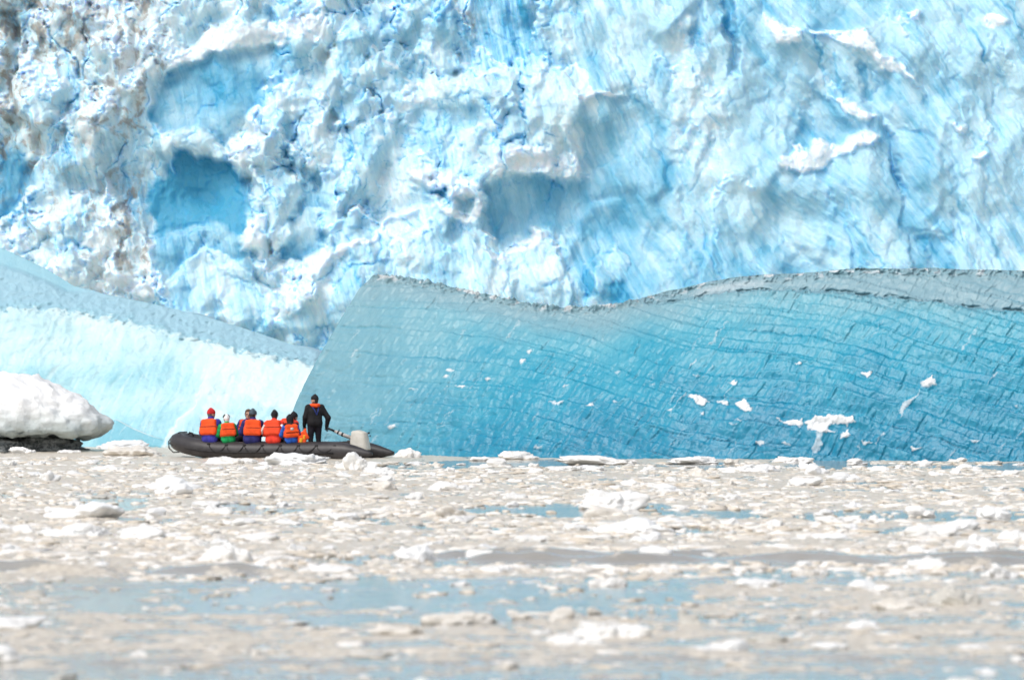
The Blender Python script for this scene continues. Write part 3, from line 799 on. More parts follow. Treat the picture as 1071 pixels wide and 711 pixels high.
def make_water():
    ys = np.concatenate([np.linspace(1500, 725, 30, endpoint=False), np.linspace(725, 470, 620, endpoint=False), np.linspace(470, 395, 60, endpoint=False), np.array([390, 385, 380, 376, 374, 372.5])])
    d = dist_of(ys).astype(np.float32)
    us = np.concatenate([[-3000, -1200, -600], np.linspace(-430, 1500, 560), [1700, 2200, 4000]]).astype(np.float32)
    U, D = np.meshgrid(us, d); PY = np.repeat(ys[:, None], len(us), 1).astype(np.float32)
    X = WX(U, D)
    op = open_mask(U, PY)
    near = (D < 175) & (D > 10)
    Z = np.where(near, .010 * fbm(X / .9, D / 2.2, 411, 3) + .018 * fbm(X / 5, D / 5, 413, 2), 0).astype(np.float32)
    for y0, amp, x0, x1 in ((584, .13, 320, 1400), (589, .14, 420, 1400), (597, .15, -400, 360), (574, .05, 300, 1200), (610, .04, -300, 1400), (690, .05, -300, 1400)):
        dc = dist_of(y0 + 3.0 * np.sin(U / 150) + 2 * np.sin(U / 47))
        Z += amp * np.clip(.75 + .6 * fbm(U / 120, U * 0 + y0, 419, 3), .15, 1.3) * np.exp(-((D - dc) / .5) ** 2) * sst(x0, x0 + 120, U) * (1 - sst(x1 - 120, x1, U))
    Z += np.where(near, (1 - op) * (.012 + .03 * np.abs(fbm(X / .22, D / .5, 415, 3))), 0)
    V = np.stack([X, D, Z], -1)
    A = np.stack([1 - op, fbm(X / 1.2, D / 3, 417, 3) * .5 + .5, op * 0], -1).reshape(-1, 3)
    # continue the sheet behind the camera and out to the horizon
    Q = grid_quads(len(ys), len(us))[:, ::-1]
    k = NT('silty_water'); co = k.coords()
    s, v, _ = k.attr('slush')
    n1 = k.noise(1.0, 5, .65, k.coords((2.2, .8, 1))); n2 = k.noise(1.0, 4, .7, k.coords((9, 4, 1)))
    f = k.ramp(k.math('ADD', s, k.math('MULTIPLY', k.math('SUBTRACT', n2, .5), 1.1)), .25, .9)
    water = k.mix(n1, (.26, .245, .21), (.36, .34, .295))
    sl = k.mix(k.ramp(n2, .3, .75), (.47, .42, .345), (.77, .715, .615))
    sl = k.mix(k.math('MULTIPLY', k.ramp(n1, .35, .7), .5), sl, (.51, .45, .36))
    c = k.mix(f, water, sl)
    w1 = k.noise(1.0, 3, .55, k.coords((1.6, .9, 1))); w2 = k.noise(1.0, 3, .6, k.coords((7, 4, 1)))
    nb = k.bump(w1, .35, .10, k.bump(w2, .35, .03))
    m = k.out(c, k.math('ADD', .10, k.math('MULTIPLY', f, .28)), nb, k.math('SUBTRACT', .5, k.math('MULTIPLY', f, .05)))
    k.b.inputs['IOR'].default_value = 1.33
    me = mesh_np('water_surface', V.reshape(-1, 3), Q, m, attrs={'slush': A})
    o = link('water', me); o['kind'] = 'structure'
    # sheet reaching behind the viewer and to the horizon, just under the near surface
    bm = bmesh.new()
    vs = [bm.verts.new(p) for p in ((-6000, -3000, -.25), (6000, -3000, -.25), (6000, 9000, -.25), (-6000, 9000, -.25))]
    bm.faces.new(vs)
    o2 = link('water_far', bm_mesh('water_far', bm, m)); o2['kind'] = 'structure'
    return o


BIG = [  # x, waterline y, width, height (photograph pixels), ice, label
    (642, 533, 74, 22, 'white_ice', 'biggest clean white ice lump afloat in the middle of the brash'),
    (84, 543, 96, 19, 'white_ice', 'long white double humped floe at left of the brash, rear one of two'),
    (76, 562, 78, 15, 'white_ice', 'flat white floe just in front of the double humped floe at left'),
    (662, 558, 92, 17, 'white_ice', 'low ragged white floe just in front of the biggest white lump'),
    (600, 556, 30, 8, 'white_ice', 'small white floe touching left end of the low ragged white floe'),
    (232, 588, 68, 21, 'white_ice', 'white wedge shaped floe standing alone below the boat bow'),
    (436, 587, 52, 18, 'white_ice', 'blocky bright white floe at the edge of the dark water streak'),
    (430, 590, 22, 6, 'silty_ice', 'little beige lump stuck to the front of the blocky white floe'),
    (541, 481, 46, 10, 'white_ice', 'pointed white mound at foot of the blue iceberg'),
    (504, 482, 30, 5, 'white_ice', 'low rounded white mound left of the pointed white mound'),
    (628, 486, 92, 10, 'white_ice', 'longest white floe lying along foot of the blue iceberg'),
    (602, 493, 66, 7, 'white_ice', 'thin white floe in front of the longest floe by the blue iceberg'),
    (726, 485, 56, 8, 'white_ice', 'smooth white floe against the blue iceberg, right of the longest one'),
    (790, 495, 70, 10, 'white_ice', 'ragged white cluster of ice in grey water near the blue iceberg'),
    (829, 484, 44, 7, 'white_ice', 'knobbly white floe touching the blue iceberg below its white frost cross'),
    (1002, 483, 20, 5, 'white_ice', 'small white block against the blue iceberg near right edge'),
    (1013, 491, 28, 6, 'white_ice', 'small low white floe in grey water near right edge'),
    (372, 492, 46, 20, 'white_ice', 'jagged white ice lump in front of the outboard motor'),
    (396, 496, 34, 8, 'white_ice', 'low white lump right of the jagged lump near the boat stern'),
    (425, 479, 34, 11, 'white_ice', 'white mound just behind the pointed stern end of the boat'),
    (303, 486, 78, 13, 'white_ice', 'long white floe lying along the side of the boat'),
    (240, 486, 60, 9, 'white_ice', 'low white floe in front of the boat bow half'),
    (128, 470, 60, 10, 'white_ice', 'white floe between dark based growler and boat bow, rear one'),
    (138, 477, 64, 12, 'silty_ice', 'humped greyish white floe between growler and boat bow, front one'),
    (24, 474, 30, 7, 'white_ice', 'small white floe below the dark base of the growler'),
    (72, 474, 26, 4, 'white_ice', 'thin white floe at right end of the dark growler base'),
    (555, 568, 40, 9, 'white_ice', 'small white hump alone above the dark water streak'),
    (520, 599, 44, 9, 'white_ice', 'flat white floe just below the dark water streak in the middle'),
    (640, 668, 92, 18, 'white_ice', 'blurred broad white floe at bottom middle'),
    (604, 676, 66, 13, 'white_ice', 'blurred white floe in front of the broad one at bottom middle'),
    (1000, 634, 56, 22, 'clear_grey_ice', 'glassy grey pyramid of ice near the right edge'),
    (1046, 604, 42, 13, 'white_ice', 'rounded white floe by the right edge below the dark streak'),
    (722, 654, 26, 13, 'clear_grey_ice', 'dark grey nub of clear ice right of the broad blurred floe'),
    (147, 689, 24, 10, 'white_ice', 'single small white lump near the bottom left'),
    (790, 616, 66, 12, 'white_ice', 'low white floe under the dark streak right of middle'),
    (636, 613, 44, 10, 'white_ice', 'low white floe under the dark streak left of the long low one'),
    (588, 647, 28, 13, 'silty_ice', 'small beige nub of ice above the broad blurred floe'),
    (940, 636, 60, 12, 'silty_ice', 'beige mound left of the glassy grey pyramid'),
    (963, 540, 34, 12, 'white_ice', 'white upright knob of ice in the far right brash'),
    (1040, 542, 36, 14, 'white_ice', 'pale ridged block of ice at far right of the brash'),
    (975, 563, 66, 14, 'white_ice', 'white saddle shaped floe at right above the dark streak'),
    (1060, 566, 40, 12, 'white_ice', 'white lump cut by the right edge above the dark streak'),
    (880, 548, 60, 9, 'white_ice', 'long low white floe behind the saddle shaped floe'),
    (966, 580, 34, 10, 'white_ice', 'white lump sitting at the top of the dark streak at right'),
    (470, 514, 50, 11, 'white_ice', 'white heap of ice in the brash right of the boat stern'),
    (470, 542, 64, 14, 'silty_ice', 'broad beige hump in the middle brash'),
    (356, 545, 40, 9, 'white_ice', 'white flat floe in the brash below the outboard motor'),
    (600, 577, 36, 6, 'white_ice', 'thin white sliver just above the dark streak'),
    (845, 604, 40, 9, 'silty_ice', 'beige hump below the dark streak at right'),
    (480, 652, 84, 13, 'silty_ice', 'blurred broad beige floe left of the broad white one'),
]


def make_brash():
    mats = ice_chunk_mats()
    hi = [ice_blob(5, 500 + i, 6, 7, n_amp=.19, fine=.08) for i in range(14)]
    mid = [ice_blob(4, 600 + i, 5, 7, n_amp=.19, fine=.08) for i in range(12)]
    lo = [ice_blob(2, 700 + i, 5, 9, n_amp=.22, fine=.10) for i in range(14)]

    def norm(PF):
        P = PF[0].copy(); lo_, hi_ = P.min(0), P.max(0)
        P[:, :2] = (P[:, :2] - (lo_[:2] + hi_[:2]) / 2) / (hi_[0] - lo_[0])          # unit width
        P[:, 2] = (P[:, 2] - 0) / hi_[2]                                             # unit height above the water
        P[:, 2] = np.where(P[:, 2] < 0, P[:, 2] * .8, P[:, 2])
        return P, PF[1]
    hi = [norm(x) for x in hi]; mid = [norm(x) for x in mid]; lo = [norm(x) for x in lo]
    meshes = {}

    def get(kind, i, mat):
        key = (kind, i, mat)
        if key not in meshes:
            P, Fc = (hi if kind == 'hi' else mid)[i]
            meshes[key] = mesh_np('ice_lump', P, Fc, mats[mat], smooth=True)
        return meshes[key]

    taken = []

    def place(name, me, x, y, w, hgt, label, group, cat='ice floe', depth=.75):
        d = float(dist_of(y)); k = d / F
        o = link(name, me, None, label=label, category=cat)
        if group: o['group'] = group
        o.scale = (w * k, w * k * depth, hgt * k)
        o.location = (float(WX(x, d)), d + w * k * depth * .3, 0)
        return o
    for i, (x, y, w, hgt, mat, lab) in enumerate(BIG):
        o = place('ice_floe', get('hi', i % 14, mat), x, y, w, hgt, lab, None)
        o.rotation_euler.z = random.choice((0, math.pi)) + random.uniform(-.2, .2)
        taken.append((x, y, w))
    # counted chunks
    zones = [(478, 499, 'small chunk of loose ice in the far band of brash near boat and bergs', 'ice chunks in the far band of brash'),
             (500, 545, 'small chunk of loose ice in the crowded brash below the boat', 'ice chunks crowded below the boat'),
             (545, 600, 'small chunk of loose ice in the brash around the dark streak', 'ice chunks around the dark streak'),
             (600, 716, 'small blurred chunk of loose ice in the near water at the bottom', 'blurred ice chunks in the near water')]
    quota = [78, 84, 54, 32]
    for (y0, y1, lab, grp), q in zip(zones, quota):
        n = 0; tries = 0
        while n < q and tries < 9000:
            tries += 1
            y = y0 + (y1 - y0) * random.random() ** (1.0)
            x = random.uniform(-25, 1096)
            if y < 484 and 170 < x < 405: y = random.uniform(484, 490)
            if y < 484 and x < 110: continue
            if y < 486.5 and x > 410: y = random.uniform(484.6, 487.5)
            op = float(open_mask(np.array([x], np.float32), np.array([y], np.float32))[0])
            if random.random() < op * .75: continue
            d = dist_of(y)
            w = math.exp(random.gauss(math.log(.46), .42)) * F / d
            if y > 600: w *= .8
            if any(abs(x - a) < (w + c) * .45 and abs(y - b) < 5 + 4 * (y > 560) for a, b, c in taken): continue
            hg = w * random.uniform(.14, .34)
            mat = random.choices(('white_ice', 'silty_ice', 'clear_grey_ice'), (.70, .27, .03))[0]
            o = place('ice_chunk', get('mid', random.randrange(12), mat), x, y, w, hg, lab, grp, 'ice chunk', random.uniform(.5, 1.0))
            o.rotation_euler.z = random.uniform(0, 6.28)
            taken.append((x, y, w)); n += 1
    # the mush of small bits nobody could count
    lo1 = [norm(ice_blob(1, 800 + i, 4, 5, n_amp=.22, fine=.08)) for i in range(12)]
    Vs, Fs, Cs = [], [], []; off = 0
    for N, mean, smax, protos in ((10300, .23, .7, lo), (41000, .12, .26, lo1)):
        M = N * 4
        u = RNG.uniform(0, 1, M); y = (478 + (722 - 478) * u ** 1.25).astype(np.float32)
        x = RNG.uniform(-420, 1490, M).astype(np.float32)
        op = open_mask(x, y); near = sst(585, 640, y)
        keep = (RNG.uniform(0, 1, M) > op * .97) & ~((y < 484) & (x > 170) & (x < 415)) & ~((y < 484) & (x > 405)) & ~((y < 476) & (x < 110))
        cl = fbm(x / 45, y / 5, 431, 4, .6); keep &= RNG.uniform(-.7, .8, M) < cl + .15
        keep &= RNG.uniform(0, 1, M) > .72 * near
        x = x[keep][:N]; y = y[keep][:N]; near = near[keep][:N]
        d = dist_of(y); n = len(x)
        w = np.clip(np.exp(RNG.normal(math.log(mean), .5, n)), .05, smax) * (1 - .35 * near)
        hg = np.minimum(w * RNG.uniform(.10, .30, n), RNG.uniform(.025, .065, n)) * (1 - .4 * near)
        X = WX(x, d); np0 = len(protos)
        for j in range(np0):
            idx = np.arange(j, n, np0); P, Fc = protos[j]
            a = RNG.uniform(0, 6.28, len(idx)); c, s = np.cos(a)[:, None], np.sin(a)[:, None]
            px = P[None, :, 0] * c - P[None, :, 1] * s; py = P[None, :, 0] * s + P[None, :, 1] * c
            V = np.stack([X[idx, None] + px * w[idx, None], d[idx, None] + py * w[idx, None], P[None, :, 2] * hg[idx, None]], -1)
            Vs.append(V.reshape(-1, 3)); np_ = len(P)
            Fs.append((Fc[None] + (np.arange(len(idx)) * np_)[:, None, None] + off).reshape(-1, 3)); off += np_ * len(idx)
            t = RNG.uniform(0, 1, len(idx)) ** .8; Cs.append(np.repeat(np.stack([t, RNG.uniform(0, 1, len(idx)), t], -1), np_, 0))
    k = NT('brash_bits'); t, r, _ = k.attr('kind'); nn = k.noise(9, 3, .6, k.coords())
    c = k.mix(k.ramp(k.math('ADD', t, k.math('MULTIPLY', k.math('SUBTRACT', nn, .5), .4)), .25, .95), (.62, .555, .46), (.86, .84, .80))
    c = k.mix(k.math('MULTIPLY', k.ramp(r, .95, .97), .6), c, (.36, .34, .30))
    m = k.out(c, .55, None, .3)
    me = mesh_np('brash_bits', np.concatenate(Vs), np.concatenate(Fs), m, attrs={'kind': np.concatenate(Cs)}, smooth=True)
    o = link('brash_ice', me, label='mush of tiny white and beige ice bits covering the water', category='brash ice'); o['kind'] = 'stuff'


def make_growler():
    d = 157.5; k = d / F
    P, Fc = ice_blob(6, 77, 1, 0, n_amp=.03, fine=.0)
    # rounded boulder of white ice, long to the left, blunt nose on the right
    n = P / np.linalg.norm(P, axis=1)[:, None]
    th = np.sign(n) * np.abs(n) ** .8
    # profile along x: high at the left, falling to the nose
    x = th[:, 0]; w = (x + 1) / 2
    halfx = 96.0; topz = np.interp(w, [0, .3, .45, .62, .78, .9, 1], [72, 79, 79, 74, 62, 50, 40])
    px = 20 + x * halfx
    zz = th[:, 2]
    und0 = np.interp(px, [-90, 40, 80, 100, 116], [24, 24, 24, 26, 28]); bot0 = np.interp(px, [-90, 60, 84, 100, 116], [12, 10, 4, 4, 12])
    pyv = np.where(zz > 0, und0 + zz * np.maximum(topz - und0, 3), und0 + zz * (und0 - bot0))
    yy = th[:, 1] * 60
    Q = np.stack([px, yy, pyv], -1)
    bump = 7.0 * noise3(Q / 26, 5) + 4.5 * noise3(Q / 11, 6) + 1.5 * noise3(Q / 4.5, 7) + .8 * noise3(Q / 2.2, 8)
    und = -6 * np.exp(-((Q[:, 2] - 10) / 9) ** 2)
    Q = Q + n * (bump + und)[:, None]
    V = np.stack([WX(Q[:, 0], d), d + Q[:, 1] * k + 1.2, Q[:, 2] * k], -1)
    m = NT('growler_ice'); co = m.coords(); n1 = m.noise(2.2, 5, .65, co); n2 = m.noise(9, 4, .7, co)
    ge = m.node('ShaderNodeSeparateXYZ'); m.lk(co, ge.inputs[0])
    low = m.ramp(m.math('ADD', ge.outputs[2], m.math('MULTIPLY', n1, .7)), .7, 2.0, 1, 0)  # undershade put into the colour: greyer towards the waterline
    c = m.mix(low, (.80, .81, .81), (.42, .49, .49))
    c = m.mix(m.math('MULTIPLY', m.ramp(n1, .55, .72), m.math('MULTIPLY', low, .5)), c, (.55, .50, .44))
    m.out(c, .5, m.bump(n1, .5, .15, m.bump(n2, .5, .05)), .3)
    g = thing('growler', 'rounded white growler with dark stony base at the left edge', 'growler', (float(WX(20, d)), d + 1.2, 0))
    V -= np.array([g.location.x, g.location.y, 0])
    link('white_cap', mesh_np('growler_cap', V, Fc, m.m), g)
    # dark base of silt laden ice
    P, Fc = ice_blob(5, 91, 6, 8, n_amp=.15, fine=.08)
    lo_, hi_ = P.min(0), P.max(0); P = (P - (lo_ + hi_) / 2) / ((hi_ - lo_) / 2)
    Vb = np.stack([P[:, 0] * 84 * k - 12 * k, P[:, 1] * 62 * k - .10, P[:, 2] * 19 * k + 1 * k], -1)
    s = NT('dark_stony_ice'); co = s.coords(); n1 = s.noise(6, 5, .7, co); n2 = s.noise(22, 4, .7, co)
    c = s.mix(s.ramp(n1, .35, .65), (.04, .05, .055), (.36, .38, .38)); c = s.mix(s.ramp(n2, .62, .72), c, (.6, .62, .62))
    s.out(c, .35, s.bump(n1, .8, .12, s.bump(n2, .6, .05)), .5)
    link('dark_base', mesh_np('growler_base', Vb, Fc, s.m), g)['label'] = 'dark grey stony ice under the white cap'

# ------------------------------------------------------------------ boat
BOAT_ROT = math.radians(-22)
BOAT_LOC = Vector((-6.81, 148.5, 0))
RB = .265; ZB = .215; YB = .78


def boat_to_world(p):
    c, s = math.cos(BOAT_ROT), math.sin(BOAT_ROT)
    return Vector((BOAT_LOC.x + p[0] * c - p[1] * s, BOAT_LOC.y + p[0] * s + p[1] * c, p[2]))


def tube_z(x): return ZB + .27 * max(0, (-1.2 - x) / 1.85) ** 1.6


def make_boat():
    b = thing('inflatable_boat', 'dark grey inflatable boat crowded with people in orange life vests', 'boat', BOAT_LOC, BOAT_ROT)
    k = NT('hypalon'); co = k.coords(); n = k.noise(3, 4, .6, co); n2 = k.noise(28, 4, .7, co)
    c = k.mix(k.ramp(n, .3, .7), (.022, .020, .022), (.042, .039, .041)); c = k.mix(k.math('MULTIPLY', k.ramp(n2, .62, .8), .5), c, (.19, .18, .17))
    hyp = k.out(c, .42, k.bump(n2, .25, .006), .45)
    blk = cloth('black_rubber', (.012, .012, .013), .3, 40, .5)
    dk = cloth('dark_deck', (.06, .06, .06), .3, 30, .7)
    # one U of tube with tapered stern cones
    half = []
    for x, r in ((3.38, .045), (3.30, .075), (3.1, .135), (2.85, .20), (2.55, .262), (2.3, .285), (1.6, RB), (.8, RB), (0, RB), (-.8, RB), (-1.4, RB)):
        half.append((x, -YB, r))
    for a in np.linspace(8, 90, 10):
        t = math.radians(a)
        half.append((-1.55 - 1.45 * math.sin(t) ** .95, -YB * math.cos(t) ** .8 if a < 90 else 0, RB - .015 * math.sin(t)))
    pts = [(x, y, tube_z(x) - .06 * max(0, (x - 2.6) / .8)) for x, y, r in half]; rad = [r for *_, r in half]
    P = pts + [(x, -y, z) for x, y, z in pts[-2::-1]]; R = rad + rad[-2::-1]
    bm = bmesh.new(); tube(bm, P, R, 24); link('tube', bm_mesh('boat_tube', bm, hyp), b)
    # cap seams, rubbing strake, top strip
    bm = bmesh.new()
    out = []
    for (x, y, z), r in zip(P, R):
        if x > 2.5: continue
        nx, ny = (0, -1) if y < 0 else (0, 1)
        if x < -1.5:
            v = Vector((x + 1.55, y, 0)).normalized(); nx, ny = v.x, v.y
        a = math.radians(-8); out.append((x + nx * (r + .005) * math.cos(a), y + ny * (r + .005) * math.cos(a), z + (r + .005) * math.sin(a)))
    tube(bm, out, .026, 8); link('rubbing_strake', bm_mesh('strake', bm, blk), b)
    bm = bmesh.new()
    tube(bm, [(x, -YB + .07, tube_z(x) + RB - .008) for x in np.linspace(.9, 2.25, 10)], .022, 8); link('top_strip', bm_mesh('top_strip', bm, blk), b)
    # floor, bow underside and transom
    bm = bmesh.new()
    box(bm, (.3, 0, .085), (4.3, 1.25, .05), .01); link('floor', bm_mesh('floor', bm, dk), b)
    bm = bmesh.new()
    rows = []
    for x in np.linspace(2.4, -2.6, 14):
        h = .62 * (1 - max(0, (-1.3 - x) / 1.9) ** 2); zk = -.16 + .50 * max(0, (-.9 - x) / 1.7) ** 1.7
        rows.append([bm.verts.new((x, yy * h, zk + (tube_z(x) - .08 - zk) * abs(yy) ** 1.5 if abs(yy) > 0 else zk)) for yy in (-1, -.6, 0, .6, 1)])
    for r0, r1 in zip(rows, rows[1:]):
        for i in range(4): bm.faces.new((r0[i], r0[i + 1], r1[i + 1], r1[i]))
    bmesh.ops.recalc_face_normals(bm, faces=bm.faces)
    link('hull_bottom', bm_mesh('hull_bottom', bm, hyp), b)
    bm = bmesh.new(); box(bm, (2.33, 0, .28), (.06, 1.05, .46), .012); link('transom', bm_mesh('transom', bm, dk), b)
    bm = bmesh.new(); box(bm, (-1.85, 0, .33), (.75, .9, .04), .015); link('bow_locker', bm_mesh('bow_locker', bm, dk), b)
    # grab lines in scallops, both sides
    for sgn in (-1, 1):
        bm = bmesh.new(); pp = []
        knots = np.arange(-1.65, 2.31, .565)
        rs = random.Random(4 + sgn)
        for a0, a1 in zip(knots, knots[1:]):
            sag = rs.uniform(42, 66)
            for t in np.linspace(0, 1, 9)[:-1]:
                x = a0 + (a1 - a0) * t; th = math.radians(40 - sag * (1 - (2 * t - 1) ** 2) ** .8)
                pp.append((x, sgn * (YB + (RB + .016) * math.cos(th)), tube_z(x) + (RB + .016) * math.sin(th)))
        tube(bm, pp, .014, 6); gl = link('grab_line', bm_mesh('grab_line', bm, blk), b)
        for a0 in knots:
            bm = bmesh.new(); th = math.radians(40)
            box(bm, (a0, sgn * (YB + RB * math.cos(th)), tube_z(a0) + RB * math.sin(th)), (.10, .05, .05), .012, Matrix.Rotation(sgn * math.radians(50), 4, 'X'))
            link('rope_patch', bm_mesh('rope_patch', bm, blk), gl)
    bm = bmesh.new()
    tube(bm, [(-2.66, -.30, .745), (-2.90, -.30, .735), (-3.12, -.30, .64), (-3.26, -.28, .47), (-3.27, -.24, .28), (-3.15, -.2, .15), (-2.98, -.15, .16)], .017, 8)
    link('bow_line', bm_mesh('bow_line', bm, blk), b)
    bm = bmesh.new(); tube(bm, [(-2.40, -.42, .63), (-2.43, -.40, .70), (-2.58, -.30, .73), (-2.62, -.28, .68)], .025, 8); link('bow_handle', bm_mesh('bow_handle', bm, blk), b)
    # outboard motor
    k = NT('cowling_paint'); co = k.coords(); n = k.noise(5, 4, .6, co)
    cp = k.out(k.mix(k.ramp(n, .35, .7), (.52, .50, .44), (.60, .58, .53)), .4, k.bump(n, .1, .01), .4)
    mot = link('outboard_motor', None, b); mot.location = (2.62, 0, 0)
    bm = bmesh.new(); g = bmesh.ops.create_cube(bm, size=1)
    bmesh.ops.subdivide_edges(bm, edges=bm.edges[:], cuts=5, use_grid_fill=True)
    for v in bm.verts:
        x, y, z = v.co * 2; q = (z + 1) / 2
        rr = max(abs(x), abs(y)); ll = math.hypot(x, y); f = (rr / ll) ** .55 if ll > 0 else 1
        tap = 1 - .20 * q - .06 * q * q
        v.co = (x * f * .30 * tap + .0 - .03 * q + .05, y * f * .24 * tap, .26 + .53 * q + (.035 * (1 - x * x) * (1 - y * y) - .03 * max(0, x) if q > .98 else 0))
    ed = [e for e in bm.edges if all(abs(v.co.z - .79) < .06 for v in e.verts) and len([f for f in e.link_faces if f.normal.z < .5])]
    me = bm_mesh('cowling', bm, cp); cw = link('cowling', me, mot)
    md = cw.modifiers.new('bev', 'BEVEL'); md.width = .03; md.segments = 3; md.limit_method = 'ANGLE'; md.angle_limit = math.radians(40)
    bm = bmesh.new(); box(bm, (.315, .0, .74), (.03, .12, .05), .008); box(bm, (.33, .06, .66), (.02, .05, .05), .006)
    link('cowling_latch', bm_mesh('cowling_latch', bm, blk), mot)
    bm = bmesh.new(); box(bm, (0.02, 0, .12), (.26, .18, .42), .04); box(bm, (0.05, 0, -.35), (.12, .07, .6), .03); box(bm, (.05, 0, -.6), (.42, .12, .10), .045)
    link('leg', bm_mesh('motor_leg', bm, dk), mot)
    bm = bmesh.new(); box(bm, (-.24, 0, .40), (.16, .26, .28), .02); link('clamp_bracket', bm_mesh('clamp', bm, dk), mot)
    grey = cloth('tiller_grey', (.42, .40, .38), .2, 30, .5)
    bm = bmesh.new(); tube(bm, [(-.22, -.03, .60), (-.40, -.05, .665), (-.70, -.10, .79)], [.055, .055, .045], 12)
    til = link('tiller', bm_mesh('tiller', bm, grey), mot)
    bm = bmesh.new(); tube(bm, [(-.68, -.098, .782), (-.92, -.14, .88)], [.032, .03], 12); link('grip', bm_mesh('tiller_grip', bm, blk), til)
    bm = bmesh.new(); tube(bm, [(-.45, -.06, .69), (-.50, -.066, .70)], [.0575, .0575], 12); tube(bm, [(-.58, -.08, .742), (-.62, -.085, .757)], [.053, .053], 12)
    tube(bm, [(-.57, -.08, .77), (-.58, -.08, .85)], [.014, .012], 8)
    link('tiller_band', bm_mesh('tiller_band', bm, blk), til)
    return b


# ------------------------------------------------------------------ people as one signed distance surface each
def surface_nets(f, org, vx):
    ins = f < 0
    nx, ny, nz = f.shape
    acc = np.zeros((nx - 1, ny - 1, nz - 1, 3), np.float32); cnt = np.zeros((nx - 1, ny - 1, nz - 1), np.float32)
    corners = [(i, j, k) for i in (0, 1) for j in (0, 1) for k in (0, 1)]
    sl = lambda c: f[c[0]:nx - 1 + c[0], c[1]:ny - 1 + c[1], c[2]:nz - 1 + c[2]]
    for a in corners:
        for ax in range(3):
            if a[ax]: continue
            bb = list(a); bb[ax] = 1
            fa, fb = sl(a), sl(bb); m = (fa < 0) != (fb < 0)
            t = np.where(m, fa / np.where(m, fa - fb, 1), 0)
            for q in range(3):
                acc[..., q] += np.where(m, a[q] + (t if q == ax else 0), 0)
            cnt += m
    act = cnt > 0
    idx = -np.ones(act.shape, np.int64); idx[act] = np.arange(act.sum())
    ijk = np.stack(np.nonzero(act), -1).astype(np.float32)
    V = (ijk + acc[act] / cnt[act][:, None]) * vx + org
    Q = []
    for ax in range(3):
        a0 = [slice(1, -1)] * 3; a0[ax] = slice(0, -1)
        a1 = list(a0); a1[ax] = slice(1, None)
        m = ins[tuple(a0)] != ins[tuple(a1)]; pos = np.stack(np.nonzero(m), -1)
        flip = ins[tuple(a0)][m]
        base = pos.copy()
        u, v = [(1, 2), (2, 0), (0, 1)][ax]
        # grid vertex index = pos + 1 on the two other axes
        g = pos.copy(); g[:, u] += 1; g[:, v] += 1
        def cell(du, dv):
            c = g.copy(); c[:, u] += du; c[:, v] += dv
            return idx[c[:, 0], c[:, 1], c[:, 2]]
        q = np.stack([cell(-1, -1), cell(0, -1), cell(0, 0), cell(-1, 0)], -1)
        q[~flip] = q[~flip][:, ::-1]
        Q.append(q)
    return V, np.concatenate(Q)


class Field:
    def __init__(s, lo, hi, vx):
        s.vx = vx; s.lo = np.array(lo, np.float32)
        n = np.ceil((np.array(hi) - s.lo) / vx).astype(int) + 1
        s.ax = [s.lo[i] + np.arange(n[i], dtype=np.float32) * vx for i in range(3)]
        s.f = np.full(tuple(n), .3, np.float32); s.best = np.full(tuple(n), 9., np.float32); s.mat = np.zeros(tuple(n), np.int8)
    def sub(s, lo, hi):
        sl = []
        for i in range(3):
            a = int(np.clip(np.searchsorted(s.ax[i], lo[i]), 0, len(s.ax[i]))); b = int(np.clip(np.searchsorted(s.ax[i], hi[i]), 0, len(s.ax[i])))
            sl.append(slice(a, b))
        g = np.meshgrid(*[s.ax[i][sl[i]] for i in range(3)], indexing='ij')
        return tuple(sl), np.stack(g, -1)
    def cap(s, a, b, ra, rb, mat, k=.03, sc=(1, 1, 1), sub=False):
        a = np.array(a, np.float32); b = np.array(b, np.float32); R = max(ra, rb) * max(sc) + .10
        S, p = s.sub(np.minimum(a, b) - R, np.maximum(a, b) + R)
        if p.size == 0: return
        sc = np.array(sc, np.float32)
        ba = (b - a) / sc; pa = (p - a) / sc
        t = np.clip((pa @ ba) / max(float(ba @ ba), 1e-9), 0, 1)
        d = np.sqrt(((pa - t[..., None] * ba) ** 2).sum(-1)) - (ra + (rb - ra) * t)
        s.merge(S, d * float(min(sc)), mat, k, sub)
    def rbox(s, c, h, r, mat, k=.02, rot=None):
        c = np.array(c, np.float32); R = float(np.linalg.norm(h)) + r + .05
        S, p = s.sub(c - R, c + R)
        p = p - c
        if rot is not None: p = p @ np.array(rot, np.float32)
        q = np.abs(p) - np.array(h, np.float32)
        d = np.sqrt((np.maximum(q, 0) ** 2).sum(-1)) + np.minimum(q.max(-1), 0) - r
        s.merge(S, d, mat, k, False)
    def merge(s, S, d, mat, k, sub):
        f = s.f[S]
        if sub:
            h = np.clip(.5 - .5 * (f + d) / k, 0, 1); s.f[S] = f * (1 - h) + (-d) * h + k * h * (1 - h); return
        h = np.clip(.5 + .5 * (f - d) / k, 0, 1)
        s.f[S] = f * (1 - h) + d * h - k * h * (1 - h)
        m = d < s.best[S]; s.best[S] = np.where(m, d, s.best[S]); s.mat[S] = np.where(m, mat, s.mat[S])
    def mesh(s, name, mats, fix=None):
        f = s.f.copy()
        for a in range(3):
            sl = [slice(None)] * 3
            for e in (0, -1): sl[a] = e; f[tuple(sl)] = np.maximum(f[tuple(sl)], .01)
        V, Q = surface_nets(f, s.lo, s.vx)
        iv = np.round((V - s.lo) / s.vx).astype(int)
        mi = s.mat[iv[:, 0], iv[:, 1], iv[:, 2]][Q[:, 0]]
        if fix is not None: mi = fix(V[Q[:, 0]], mi)
        return mesh_np(name, V, Q, mats, True, matidx=mi)


MATS = {}


def fab(name, c, **k):
    if name not in MATS: MATS[name] = cloth(name, c, **k)
    return MATS[name]


